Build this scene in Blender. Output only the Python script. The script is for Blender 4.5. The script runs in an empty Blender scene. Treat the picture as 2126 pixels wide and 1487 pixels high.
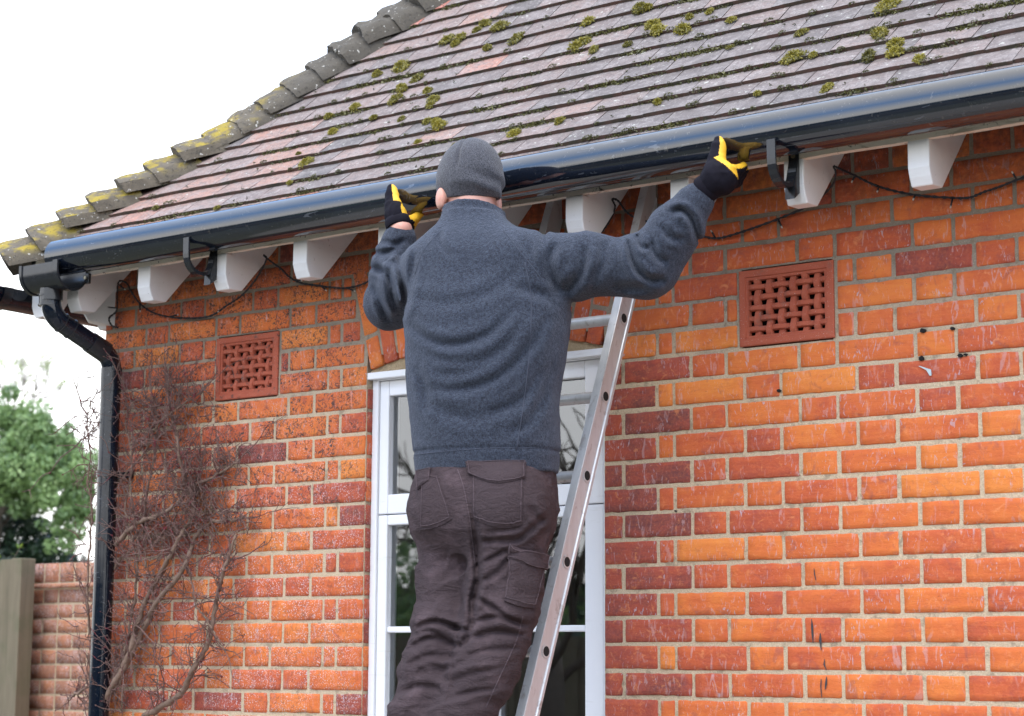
import bpy, math, random
import numpy as np
from mathutils import Vector, noise as mnoise
from mathutils.bvhtree import BVHTree

random.seed(7); RNG = np.random.default_rng(7)
sc = bpy.context.scene
C = sc.collection

# ------------------------------------------------------------ camera
CAM = np.array([2.79373, -4.61594, 1.64968])
YAW, PITCH, ROLL, FPX = -0.628573, 0.155981, 0.0053856, 4012.06
_f = np.array([math.sin(YAW)*math.cos(PITCH), math.cos(YAW)*math.cos(PITCH), math.sin(PITCH)])
_r = np.array([math.cos(YAW), -math.sin(YAW), 0.0]); _u = np.cross(_r, _f)
_r, _u = _r*math.cos(ROLL)+_u*math.sin(ROLL), -_r*math.sin(ROLL)+_u*math.cos(ROLL)
cd = bpy.data.cameras.new('camera'); cam = bpy.data.objects.new('camera', cd); C.objects.link(cam)
from mathutils import Matrix
cam.matrix_world = Matrix(((_r[0], _u[0], -_f[0], CAM[0]), (_r[1], _u[1], -_f[1], CAM[1]), (_r[2], _u[2], -_f[2], CAM[2]), (0, 0, 0, 1)))
cd.sensor_fit = 'HORIZONTAL'; cd.sensor_width = 36; cd.lens = FPX/2126*36
cd.clip_start = 0.05; cd.clip_end = 600
cd.dof.use_dof = True; cd.dof.focus_distance = 5.5; cd.dof.aperture_fstop = 5.0
sc.camera = cam

def ray(u, v):
    return _f + _r*(u-1063)/FPX + _u*(743.5-v)/FPX
def at(u, v, Y):          # survey helper: where the sight line meets the vertical plane y = Y
    d = ray(u, v); t = (Y-CAM[1])/d[1]; return CAM + d*t
def K(u, v, Y): return at(u, v, Y)

# ------------------------------------------------------------ world, sun, exposure
w = bpy.data.worlds.new('World'); sc.world = w; w.use_nodes = True
nt = w.node_tree; nt.nodes.clear()
out = nt.nodes.new('ShaderNodeOutputWorld')
sky = nt.nodes.new('ShaderNodeTexSky'); sky.sky_type = 'NISHITA'; sky.sun_disc = False
SUN_EL, SUN_AZ = math.radians(55), math.radians(162)   # azimuth measured from +Y clockwise
sky.sun_elevation = SUN_EL; sky.sun_rotation = SUN_AZ; sky.air_density = 1.0; sky.dust_density = 3
bs = nt.nodes.new('ShaderNodeBackground'); bs.inputs[1].default_value = 0.10
bo = nt.nodes.new('ShaderNodeBackground')              # the bright overcast layer
tc = nt.nodes.new('ShaderNodeTexCoord'); sx = nt.nodes.new('ShaderNodeSeparateXYZ')
rp = nt.nodes.new('ShaderNodeValToRGB')
nt.links.new(tc.outputs['Generated'], sx.inputs[0]); nt.links.new(sx.outputs[2], rp.inputs[0])
rp.color_ramp.elements[0].position = 0.0; rp.color_ramp.elements[0].color = (1.0, 1.0, 1.0, 1)
rp.color_ramp.elements[0].position = 0.18; rp.color_ramp.elements[1].position = 0.55; rp.color_ramp.elements[1].color = (0.30, 0.54, 1.0, 1)
e3 = rp.color_ramp.elements.new(0.93); e3.color = (1.0, 1.0, 1.0, 1)
nt.links.new(rp.outputs[0], bo.inputs[0]); bo.inputs[1].default_value = 1.4
mx = nt.nodes.new('ShaderNodeMixShader'); mx.inputs[0].default_value = 0.82
nt.links.new(sky.outputs[0], bs.inputs[0]); nt.links.new(bs.outputs[0], mx.inputs[1]); nt.links.new(bo.outputs[0], mx.inputs[2])
nt.links.new(mx.outputs[0], out.inputs[0])
sd = bpy.data.lights.new('sun', 'SUN'); sd.energy = 1.15; sd.angle = math.radians(50); sd.color = (1.0, 0.95, 0.88)
so = bpy.data.objects.new('sun', sd); C.objects.link(so)
sv = Vector((math.sin(SUN_AZ)*math.cos(SUN_EL), math.cos(SUN_AZ)*math.cos(SUN_EL), math.sin(SUN_EL)))
so.rotation_euler = (-sv).to_track_quat('-Z', 'Y').to_euler()
sc.view_settings.view_transform = 'Standard'; sc.view_settings.look = 'None'
sc.view_settings.exposure = 1.15; sc.view_settings.gamma = 1

# ------------------------------------------------------------ helpers: materials
class NT:
    def __init__(s, name):
        s.m = bpy.data.materials.new(name); s.m.use_nodes = True; s.t = s.m.node_tree
        s.b = s.t.nodes['Principled BSDF']; s.o = s.t.nodes['Material Output']
        s.tc = s.t.nodes.new('ShaderNodeTexCoord').outputs['Object']
    def n(s, typ, **k):
        x = s.t.nodes.new(typ)
        for a, b in k.items(): setattr(x, a, b)
        return x
    def L(s, a, b): s.t.links.new(a, b)
    def val(s, inp, v):
        if isinstance(v, bpy.types.NodeSocket): s.L(v, inp)
        else:
            if hasattr(inp.default_value, '__len__') and isinstance(v, (tuple, list)) and len(v) == 3 and len(inp.default_value) == 4: v = (*v, 1)
            inp.default_value = v
    def mapv(s, scale, vec=None):
        m = s.n('ShaderNodeMapping'); s.L(vec or s.tc, m.inputs[0]); m.inputs['Scale'].default_value = scale; return m.outputs[0]
    def noise(s, scale, detail=3, rough=.55, vec=None, dist=0):
        n = s.n('ShaderNodeTexNoise'); n.inputs['Scale'].default_value = scale; n.inputs['Detail'].default_value = detail
        n.inputs['Roughness'].default_value = rough; n.inputs['Distortion'].default_value = dist
        s.L(vec or s.tc, n.inputs['Vector']); return n.outputs['Fac']
    def ramp(s, fac, *st):
        r = s.n('ShaderNodeValToRGB'); e = r.color_ramp.elements
        while len(e) < len(st): e.new(.5)
        for q, (p, c) in zip(e, st):
            q.position = p; q.color = (*c, 1) if isinstance(c, tuple) else (c, c, c, 1)
        s.L(fac, r.inputs[0]); return r.outputs[0]
    def mix(s, fac, a, b, mode='MIX'):
        m = s.n('ShaderNodeMix', data_type='RGBA', blend_type=mode)
        s.val(m.inputs[0], fac); s.val(m.inputs[6], a); s.val(m.inputs[7], b); return m.outputs[2]
    def math(s, op, a, b=0.0, c=None, clamp=False):
        m = s.n('ShaderNodeMath', operation=op, use_clamp=clamp); s.val(m.inputs[0], a); s.val(m.inputs[1], b)
        if c is not None: s.val(m.inputs[2], c)
        return m.outputs[0]
    def sep(s, vec=None):
        x = s.n('ShaderNodeSeparateXYZ'); s.L(vec or s.tc, x.inputs[0]); return x.outputs
    def rng(s, v, a, b, c=0., d=1.):
        m = s.n('ShaderNodeMapRange'); m.interpolation_type = 'SMOOTHSTEP'; s.val(m.inputs[0], v)
        for i, q in enumerate((a, b, c, d)): m.inputs[i+1].default_value = q
        return m.outputs[0]
    def attr(s, name):
        a = s.n('ShaderNodeAttribute', attribute_name=name); return a.outputs['Color']
    def bump(s, h, strength=.4, dist=.002, normal=None):
        b = s.n('ShaderNodeBump'); b.inputs['Strength'].default_value = strength; b.inputs['Distance'].default_value = dist
        s.L(h, b.inputs['Height'])
        if normal: s.L(normal, b.inputs['Normal'])
        return b.outputs[0]
    def out(s, col=None, rough=None, normal=None, **k):
        if col is not None: s.val(s.b.inputs['Base Color'], col)
        if rough is not None: s.val(s.b.inputs['Roughness'], rough)
        if normal is not None: s.L(normal, s.b.inputs['Normal'])
        for a, v in k.items(): s.val(s.b.inputs[a.replace('_', ' ')], v)
        return s.m

def simple(name, col, rough=.5, var=.15, scale=20, bump=.2, bscale=60, bdist=.001, **k):
    t = NT(name); n = t.noise(scale, 4)
    c = t.mix(n, tuple(x*(1-var) for x in col), tuple(min(1, x*(1+var)) for x in col))
    return t.out(c, rough, t.bump(t.noise(bscale, 4), bump, bdist), **k)

# brick: colour from a per-brick attribute, worn by streaks, specks and lichen
def brick_mat(name, dull=0.0):
    t = NT(name); a = t.n('ShaderNodeAttribute', attribute_name='tone'); s3 = t.n('ShaderNodeSeparateColor'); t.L(a.outputs['Color'], s3.inputs[0])
    tone, rnd = s3.outputs[0], s3.outputs[1]
    off = t.n('ShaderNodeVectorMath', operation='MULTIPLY_ADD'); t.L(a.outputs['Color'], off.inputs[0]); off.inputs[1].default_value = (7, 9, 11); t.L(t.tc, off.inputs[2])
    v = off.outputs[0]
    big = t.noise(9, 3, .6, v, .6); fine = t.noise(160, 4, .6, v); lay = t.noise(1, 4, .65, t.mapv((14, 14, 90), v), .4)
    tt = t.math('ADD', tone, t.math('MULTIPLY', t.math('SUBTRACT', big, .5), .75))
    tt = t.math('ADD', tt, t.math('MULTIPLY', t.math('SUBTRACT', lay, .5), .34), clamp=True)
    c = t.ramp(tt, (0.0, (.15, .035, .034)), (.22, (.31, .05, .03)), (.45, (.48, .085, .023)), (.72, (.60, .140, .024)), (1.0, (.68, .215, .034)))
    c = t.mix(t.rng(fine, .35, .75, 0, .28), c, (.62, .20, .10))
    c = t.mix(t.rng(t.noise(16, 4, .65, v, 1.2), .54, .72, 0, .55), c, (.27, .075, .062))
    c = t.mix(t.rng(t.noise(38, 5, .7, v, .8), .55, .70, 0, .5), c, (.70, .26, .10))
    if dull: c = t.mix(dull, c, (.30, .19, .115))
    x, y, z = t.sep()
    # pale lime streaks, mostly running down
    st = t.noise(1, 5, .62, t.mapv((46, 46, 13), v), 1.6); msk = t.noise(5, 2, .5)
    f1 = t.math('MULTIPLY', t.rng(st, .57, .63), t.rng(msk, .36, .56), clamp=True)
    c = t.mix(t.math('MULTIPLY', f1, .40), c, (.50, .36, .36))
    st2 = t.noise(1, 3, .5, t.mapv((70, 70, 20), v), 3.0)
    f1b = t.math('MULTIPLY', t.rng(st2, .625, .655), t.rng(t.noise(8, 2, .5), .45, .6), clamp=True)
    c = t.mix(t.math('MULTIPLY', f1b, .65), c, (.42, .40, .46))
    # scabs left by old creeper on the part left of the window
    left = t.rng(x, -1.05, -1.25); up = t.rng(z, 1.85, 2.5)
    sp = t.noise(230, 2, .5); wh = t.math('MULTIPLY', t.math('MULTIPLY', t.rng(sp, .58, .63), left), t.rng(t.noise(14, 2), .38, .55))
    wh = t.math('MULTIPLY', wh, t.rng(z, 2.5, 2.1, .25, 1.0))
    c = t.mix(t.math('MULTIPLY', wh, .8, clamp=True), c, (.62, .55, .56))
    bl = t.noise(62, 6, .75, None, 1.8); blm = t.math('MULTIPLY', t.math('MULTIPLY', t.rng(bl, .515, .565), t.rng(t.noise(11, 3, .6), .36, .54)), left)
    blm = t.math('MULTIPLY', blm, t.math('MULTIPLY_ADD', up, .9, .45), clamp=True)
    c = t.mix(t.math('MULTIPLY', blm, .92, clamp=True), c, (.045, .035, .035))
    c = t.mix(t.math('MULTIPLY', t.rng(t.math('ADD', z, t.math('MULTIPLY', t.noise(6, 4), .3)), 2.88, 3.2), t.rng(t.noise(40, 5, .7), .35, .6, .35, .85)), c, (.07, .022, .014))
    spk = t.noise(240, 2, .5, v); c = t.mix(t.rng(spk, .70, .74, 0, .55), c, (.10, .03, .025))
    pit = t.noise(70, 6, .7, v)
    h = t.math('ADD', t.math('MULTIPLY', lay, .7), t.math('ADD', t.math('MULTIPLY', pit, .9), t.math('MULTIPLY', fine, .35)))
    return t.out(c, t.rng(fine, .3, .7, .72, .95), t.bump(h, .75, .0028))
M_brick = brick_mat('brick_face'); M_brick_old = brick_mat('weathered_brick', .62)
def mortar_mat(name, a=(.56, .44, .30), g=(.23, .195, .155)):
    t = NT(name); x, y, z = t.sep()
    n = t.noise(7, 4, .65); f = t.noise(260, 3, .6)
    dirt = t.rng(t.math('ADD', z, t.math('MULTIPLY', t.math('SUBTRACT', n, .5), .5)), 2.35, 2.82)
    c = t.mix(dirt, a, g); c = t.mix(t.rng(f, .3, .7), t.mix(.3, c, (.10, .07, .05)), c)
    c = t.mix(t.rng(f, .66, .74, 0, .6), c, (.62, .56, .48))
    c = t.mix(t.math('MULTIPLY', t.rng(t.noise(22, 5, .75), .52, .64), .55), c, (.16, .125, .085))
    return t.out(c, .95, t.bump(t.math('ADD', f, t.math('MULTIPLY', t.noise(60, 4), 1.5)), .8, .0025))
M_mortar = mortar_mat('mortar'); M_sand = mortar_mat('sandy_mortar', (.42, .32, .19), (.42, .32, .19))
def terracotta():
    t = NT('terracotta'); n = t.noise(26, 5, .6); x, y, z = t.sep()
    c = t.mix(n, (.30, .060, .032), (.43, .105, .052))
    c = t.mix(t.rng(t.noise(300, 2), .66, .70, 0, .6), c, (.5, .42, .38))
    left = t.rng(x, -1.05, -1.25)
    c = t.mix(t.math('MULTIPLY', t.math('MULTIPLY', t.rng(t.noise(60, 6, .75), .56, .62), left), .8), c, (.05, .035, .03))
    c = t.mix(t.math('MULTIPLY', t.rng(t.noise(16, 5, .7), .56, .66), .35), c, (.12, .10, .085))
    return t.out(c, .85, t.bump(t.noise(120, 5), .5, .0015))
M_terra = terracotta()
def tile_mat():
    t = NT('roof_tile_clay'); a = t.n('ShaderNodeAttribute', attribute_name='tone'); s3 = t.n('ShaderNodeSeparateColor'); t.L(a.outputs['Color'], s3.inputs[0])
    off = t.n('ShaderNodeVectorMath', operation='MULTIPLY_ADD'); t.L(a.outputs['Color'], off.inputs[0]); off.inputs[1].default_value = (9, 5, 7); t.L(t.tc, off.inputs[2]); v = off.outputs[0]
    c = t.ramp(s3.outputs[0], (0, (.082, .073, .073)), (.4, (.128, .108, .106)), (.7, (.235, .165, .148)), (.9, (.32, .18, .14)), (1, (.46, .145, .10)))
    big = t.noise(13, 5, .65, v, .8); c = t.mix(t.rng(big, .42, .64, 0, .50), c, (.27, .24, .235))
    c = t.mix(t.rng(t.noise(1, 5, .65, t.mapv((22, 70, 70), v), 2.5), .52, .62, 0, .5), c, (.10, .09, .088))
    c = t.mix(t.rng(t.noise(42, 6, .72, v, 1.0), .46, .60, 0, .45), c, (.09, .08, .078)); c = t.mix(t.rng(t.noise(60, 5, .75, v, 1.5), .55, .62, 0, .5), c, (.36, .33, .32))
    c = t.mix(t.rng(t.noise(170, 3, .6), .58, .66, 0, .6), c, (.06, .05, .045))
    c = t.mix(t.rng(t.noise(40, 3, .6), .66, .70, 0, .7), c, (.46, .47, .42))
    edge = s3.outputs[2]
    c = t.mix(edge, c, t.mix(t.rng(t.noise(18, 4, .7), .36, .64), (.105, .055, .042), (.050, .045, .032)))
    return t.out(c, .86, t.bump(t.math('ADD', t.noise(50, 6, .7, v), t.math('MULTIPLY', t.noise(260, 3), .5)), .6, .002))
M_tile = tile_mat()
def hip_mat():
    t = NT('lichened_hip_tile'); n = t.noise(22, 6, .7, None, .5)
    x, y, z = t.sep(); c = t.mix(n, (.055, .047, .036), (.18, .15, .11)); c = t.mix(t.rng(x, -1.95, -1.7, 0, .55), c, (.06, .056, .050)); geo = t.n('ShaderNodeNewGeometry'); gz = t.sep(geo.outputs['Normal'])[2]
    lich = t.math('MULTIPLY', t.rng(t.noise(15, 5, .6), .44, .62), t.math('MULTIPLY', t.rng(gz, .2, .7), t.rng(x, -1.75, -1.95)))
    c = t.mix(lich, c, t.mix(t.noise(60, 3), (.40, .27, .02), (.22, .19, .035)))
    c = t.mix(t.rng(t.noise(55, 3, .6), .64, .69, 0, .8), c, (.55, .53, .48))
    c = t.mix(t.rng(t.noise(70, 6, .75), .55, .63, 0, .8), c, (.04, .036, .03))
    return t.out(c, .95, t.bump(t.noise(70, 6, .75), 1.0, .005))
M_hip = hip_mat()
def white_paint(name, col=(.74, .74, .75), flake=.5, stain=.3):
    t = NT(name); n = t.noise(35, 6, .7, None, 1.0)
    c = t.mix(t.rng(t.noise(3, 4), .4, .7, 0, stain), col, tuple(x*.8 for x in col))
    c = t.mix(t.rng(n, .66, .69, 0, flake), c, (.10, .085, .065))
    c = t.mix(t.rng(t.noise(1, 4, .6, t.mapv((8, 8, 60))), .6, .75, 0, .25), c, (.45, .42, .38))
    return t.out(c, .45, t.bump(t.math('ADD', t.noise(90, 4), t.noise(1, 3, .5, t.mapv((200, 200, 30)))), .25, .001))
M_white = white_paint('white_gloss_paint', flake=.6, stain=.7); M_wframe = white_paint('window_paint', (.76, .77, .80), .12, .15)
def fascia_mat():
    t = NT('weathered_cream_paint'); v = t.mapv((6, 30, 40)); n = t.noise(1, 6, .7, v, 1.2)
    c = t.mix(t.noise(6, 4), (.66, .59, .49), (.78, .73, .65))
    c = t.mix(t.rng(n, .52, .62, 0, .6), c, (.33, .27, .19)); c = t.mix(t.rng(t.noise(28, 6, .75, None, 1.5), .60, .64, 0, .9), c, (.025, .018, .014))
    return t.out(c, .8, t.bump(t.noise(80, 6, .7), .8, .002))
M_fascia = fascia_mat()
def black_pvc():
    t = NT('black_gutter_plastic'); n = t.noise(6, 4, .6, t.mapv((.6, 3, 3)))
    c = t.mix(t.rng(n, .45, .7, 0, .5), (.004, .007, .014), (.012, .018, .030))
    c = t.mix(t.rng(t.noise(60, 6, .75, None, 1.5), .61, .66, 0, .5), c, (.15, .14, .12))
    c = t.mix(t.rng(t.noise(1, 3, .5, t.mapv((9, 50, 50)), 2), .68, .71, 0, .4), c, (.14, .15, .17))
    r = t.rng(t.noise(11, 4, .6, t.mapv((.5, 2, 2))), .3, .75, .05, .13)
    return t.out(c, r, t.bump(t.noise(3, 2, .5, t.mapv((.5, 4, 4))), .06, .004), IOR=1.85)
M_pvc = black_pvc()
M_pipe = black_pvc(); M_pipe.name = 'black_pipe_plastic'; M_pipe.node_tree.nodes['Principled BSDF'].inputs['IOR'].default_value = 1.45
M_pvc2 = simple('black_bracket_plastic', (.016, .018, .022), .22, .4, 30, .15, 40)
def alu():
    t = NT('ladder_aluminium'); n = t.noise(1, 5, .6, t.mapv((60, 60, 5))); g = t.noise(20, 5, .7, None, .6)
    c = t.mix(n, (.40, .41, .42), (.60, .61, .62)); c = t.mix(t.rng(g, .56, .68, 0, .55), c, (.22, .18, .16))
    return t.out(c, t.rng(n, .3, .7, .28, .46), t.bump(t.noise(1, 4, .6, t.mapv((300, 300, 20))), .2, .0006), Metallic=.35)
M_alu = alu(); M_screw = simple('zinc_screw', (.5, .45, .32), .35, Metallic=.9)
M_hole = simple('dark_inside', (.004, .004, .004), .9)
def fleece():
    t = NT('blue_grey_fleece'); f = t.noise(300, 4, .8); m = t.noise(110, 4, .7); g = t.noise(1, 3, .6, t.mapv((600, 600, 600)))
    c = t.mix(t.rng(f, .34, .68), (.004, .006, .013), (.045, .057, .088)); c = t.mix(t.rng(m, .42, .68, 0, .4), c, (.075, .09, .125))
    return t.out(c, .97, t.bump(t.math('ADD', f, t.math('MULTIPLY', m, 1.4)), 1.0, .0035), Sheen_Weight=.25, Sheen_Roughness=.3, Sheen_Tint=(.6, .68, .85))
M_fleece = fleece()
def knit():
    t = NT('grey_knit'); f = t.noise(320, 3, .8); m = t.noise(120, 3, .7)
    wv = t.noise(1, 2, .5, t.mapv((520, 520, 160)))
    c = t.mix(t.rng(f, .34, .66), (.020, .020, .026), (.088, .090, .108)); c = t.mix(t.rng(m, .45, .7, 0, .4), c, (.11, .115, .135))
    return t.out(c, .95, t.bump(t.math('ADD', wv, t.math('MULTIPLY', f, .7)), .9, .0028), Sheen_Weight=.2, Sheen_Roughness=.4)
M_knit = knit()
def twill(name, a=(.026, .0185, .0205), b=(.068, .047, .052)):
    t = NT(name); f = t.noise(1, 3, .6, t.mapv((500, 500, 180))); m = t.noise(9, 5, .65)
    c = t.mix(f, a, b); c = t.mix(t.rng(m, .48, .72, 0, .5), c, tuple(x*1.8 for x in b))
    wr = t.noise(1, 5, .65, t.mapv((18, 18, 42)), 2.0)
    return t.out(c, .88, t.bump(t.math('ADD', t.math('MULTIPLY', wr, 3.0), t.math('MULTIPLY', f, .3)), .55, .006), Specular_IOR_Level=.2)
M_twill = twill('brown_work_twill'); M_twill2 = twill('seam_twill', (.06, .042, .048), (.12, .09, .10))
M_seam = simple('fleece_seam', (.045, .052, .075), .95)
def skin():
    t = NT('skin'); n = t.noise(14, 4, .6)
    c = t.mix(n, (.52, .25, .19), (.66, .37, .29)); c = t.mix(t.rng(t.noise(60, 3), .5, .75, 0, .3), c, (.50, .16, .12))
    return t.out(c, .5, t.bump(t.noise(300, 3), .3, .0008), Subsurface_Weight=.12, Subsurface_Scale=.01)
M_skin = skin()
M_glove = simple('black_glove_fabric', (.007, .006, .011), .85, .4, 60, .8, 350, .0012, Specular_IOR_Level=.15)
def yel():
    t = NT('yellow_glove_leather'); n = t.noise(30, 5, .65)
    c = t.mix(n, (.72, .36, .015), (.85, .52, .03)); c = t.mix(t.rng(t.noise(55, 5, .7), .58, .68, 0, .55), c, (.34, .17, .03))
    return t.out(c, .6, t.bump(t.noise(70, 5), .6, .002))
M_yel = yel()
M_boot = simple('black_boot_leather', (.02, .018, .017), .5)
def glass():
    t = NT('window_glass'); g = t.n('ShaderNodeBsdfGlossy'); g.inputs['Roughness'].default_value = .015; g.inputs['Color'].default_value = (.95, .97, 1, 1)
    tr = t.n('ShaderNodeBsdfTransparent'); tr.inputs[0].default_value = (.93, .95, .95, 1)
    fr = t.n('ShaderNodeFresnel'); fr.inputs['IOR'].default_value = 2.3
    wob = t.bump(t.noise(3, 2), .06, .01); t.L(wob, g.inputs['Normal'])
    mx = t.n('ShaderNodeMixShader'); t.L(fr.outputs[0], mx.inputs[0]); t.L(tr.outputs[0], mx.inputs[1]); t.L(g.outputs[0], mx.inputs[2])
    t.L(mx.outputs[0], t.o.inputs[0]); return t.m
M_glass = glass()
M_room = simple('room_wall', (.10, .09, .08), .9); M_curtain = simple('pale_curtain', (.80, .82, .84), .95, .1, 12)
M_cable = simple('black_cable', (.007, .010, .016), .5, .3)
M_led = simple('clear_bulb', (.55, .52, .48), .2)
def bark(name, a, b, bud=None):
    t = NT(name); n = t.noise(60, 5, .7); c = t.mix(n, a, b)
    if bud: c = t.mix(t.rng(t.noise(38, 3), .58, .64), c, bud)
    return t.out(c, .9, t.bump(t.noise(150, 5), .7, .002))
M_stem = bark('creeper_stem', (.07, .042, .030), (.30, .20, .145)); M_twig = bark('creeper_twig', (.045, .022, .020), (.24, .145, .12), (.15, .02, .028))
M_bark = bark('tree_bark', (.05, .04, .03), (.16, .13, .10))
def leafm(name, a, b, tr=.3):
    t = NT(name); at_ = t.n('ShaderNodeAttribute', attribute_name='tone'); s3 = t.n('ShaderNodeSeparateColor'); t.L(at_.outputs['Color'], s3.inputs[0])
    c = t.mix(s3.outputs[0], a, b); t.out(c, .45)
    tl = t.n('ShaderNodeBsdfTranslucent'); t.L(t.mix(.5, c, b), tl.inputs[0]); m = t.n('ShaderNodeMixShader'); m.inputs[0].default_value = tr
    t.L(t.b.outputs[0], m.inputs[1]); t.L(tl.outputs[0], m.inputs[2]); t.L(m.outputs[0], t.o.inputs[0]); return t.m
M_leaf = leafm('evergreen_leaf', (.07, .14, .05), (.26, .38, .14)); M_leaf2 = leafm('yellow_green_leaf', (.10, .20, .03), (.26, .34, .05)); M_leafd = leafm('dark_leaf', (.012, .03, .015), (.035, .07, .03), .15)
M_moss = leafm('moss', (.055, .055, .014), (.34, .29, .035), .15); M_mossd = leafm('dark_moss', (.03, .032, .014), (.12, .115, .03), .1)
def wood(name, a, b):
    t = NT(name); g = t.noise(1, 6, .65, t.mapv((28, 28, 2.2)), .8); c = t.mix(g, a, b); c = t.mix(t.rng(t.noise(5, 4), .45, .7, 0, .5), c, (.09, .10, .05))
    return t.out(c, .9, t.bump(g, .6, .003))
M_fence = wood('weathered_fence_wood', (.085, .07, .045), (.23, .19, .125))
def groundm():
    t = NT('garden_ground'); c = t.mix(t.noise(3, 6, .7), (.05, .06, .03), (.13, .12, .09)); return t.out(c, .95, t.bump(t.noise(40, 5), .6, .01))
M_ground = groundm()

# ------------------------------------------------------------ helpers: meshes
class MB:
    def __init__(s): s.v = []; s.f = []; s.mi = []; s.col = []
    def add(s, vs, fs, mi=0, col=None):
        b = len(s.v); s.v.extend([tuple(map(float, p)) for p in vs]); s.f.extend([tuple(b+i for i in q) for q in fs]); s.mi.extend([mi]*len(fs))
        s.col.extend([col or (.5, .5, .5)]*len(vs) if not isinstance(col, list) else col); return b
    def box(s, lo, hi, mi=0, col=None):
        x0, y0, z0 = lo; x1, y1, z1 = hi
        s.add([(x0, y0, z0), (x1, y0, z0), (x1, y1, z0), (x0, y1, z0), (x0, y0, z1), (x1, y0, z1), (x1, y1, z1), (x0, y1, z1)],
              [(0, 3, 2, 1), (4, 5, 6, 7), (0, 1, 5, 4), (1, 2, 6, 5), (2, 3, 7, 6), (3, 0, 4, 7)], mi, col)
    def obox(s, o, ax, ay, az, mi=0, col=None):      # oriented box: corner o and three edge vectors
        o, ax, ay, az = map(np.asarray, (o, ax, ay, az))
        s.add([o, o+ax, o+ax+ay, o+ay, o+az, o+ax+az, o+ax+ay+az, o+ay+az],
              [(0, 3, 2, 1), (4, 5, 6, 7), (0, 1, 5, 4), (1, 2, 6, 5), (2, 3, 7, 6), (3, 0, 4, 7)], mi, col)
    def prism(s, poly, n, mi=0, col=None):           # polygon (3D points) pushed along n
        k = len(poly); poly = [np.asarray(p, float) for p in poly]; n = np.asarray(n, float)
        s.add(poly+[p+n for p in poly], [tuple(range(k))[::-1], tuple(range(k, 2*k))]+[(i, (i+1) % k, (i+1) % k+k, i+k) for i in range(k)], mi, col)
    def tube(s, pts, r, n=8, mi=0, col=None, cap=True):
        pts = [np.asarray(p, float) for p in pts]; m = len(pts)
        rs = [r]*m if np.isscalar(r) else r
        up = None; vs = []
        for i, p in enumerate(pts):
            d = pts[min(i+1, m-1)]-pts[max(i-1, 0)]; d = d/(np.linalg.norm(d)+1e-9)
            if up is None: up = np.cross(d, (0, 0, 1) if abs(d[2]) < .9 else (1, 0, 0))
            up = up-d*(up@d); up /= (np.linalg.norm(up)+1e-9); sd_ = np.cross(d, up)
            for j in range(n):
                a = 2*math.pi*j/n; vs.append(p+(up*math.cos(a)+sd_*math.sin(a))*rs[i])
        fs = [(i*n+j, i*n+(j+1) % n, (i+1)*n+(j+1) % n, (i+1)*n+j) for i in range(m-1) for j in range(n)]
        if cap: fs += [tuple(range(n))[::-1], tuple(range((m-1)*n, m*n))]
        s.add(vs, fs, mi, col)
    def build(s, name, mat, parent=None, smooth=False, bevel=0, sharp=None):
        me = bpy.data.meshes.new(name); me.from_pydata(s.v, [], s.f)
        mats = mat if isinstance(mat, (list, tuple)) else [mat]
        for m in mats: me.materials.append(m)
        if len(mats) > 1: me.polygons.foreach_set('material_index', s.mi)
        ca = me.color_attributes.new('tone', 'FLOAT_COLOR', 'POINT')
        arr = np.ones((len(s.v), 4), np.float32); arr[:, :3] = np.array(s.col, np.float32).reshape(-1, 3); ca.data.foreach_set('color', arr.ravel())
        me.update()
        o = bpy.data.objects.new(name, me); C.objects.link(o)
        if parent: o.parent = parent
        if smooth:
            me.polygons.foreach_set('use_smooth', [True]*len(me.polygons))
            if sharp:
                me.set_sharp_from_angle(angle=math.radians(sharp))
        if bevel:
            b = o.modifiers.new('bevel', 'BEVEL'); b.width = bevel; b.segments = 2; b.limit_method = 'ANGLE'
        return o
def tag(o, label=None, cat=None, group=None, kind=None):
    if label: o['label'] = label
    if cat: o['category'] = cat
    if group: o['group'] = group
    if kind: o['kind'] = kind
    return o
def empty(name, label, cat, loc=(0, 0, 0), group=None, parent=None):
    o = bpy.data.objects.new(name, None); C.objects.link(o); o.empty_display_size = .1
    if parent: o.parent = parent
    if cat: tag(o, label, cat, group)
    elif label: o['label'] = label
    return o
def catmull(pts, k=6):
    P = [np.asarray(p, float) for p in pts]; P = [2*P[0]-P[1]]+P+[2*P[-1]-P[-2]]; o = []
    for i in range(1, len(P)-2):
        for j in range(k):
            t = j/k; o.append(.5*((2*P[i])+(-P[i-1]+P[i+1])*t+(2*P[i-1]-5*P[i]+4*P[i+1]-P[i+2])*t*t+(-P[i-1]+3*P[i]-3*P[i+1]+P[i+2])*t**3))
    o.append(P[-2]); return o
def smst(x, a, b):
    t = np.clip((x-a)/(b-a), 0, 1); return t*t*(3-2*t)

# ------------------------------------------------------------ house
H = 0.073161; Z0 = 1.70                    # course height, datum joint
XC, XL, XR = -2.349, -1.125, -0.238        # corner, window reveals
WTOP = at(767, 771, 0)[2]                      # window head at the reveal
house = empty('house', 'orange red brick cottage with clay tiled hipped roof, white rafter ends and a white window', 'house')

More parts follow.
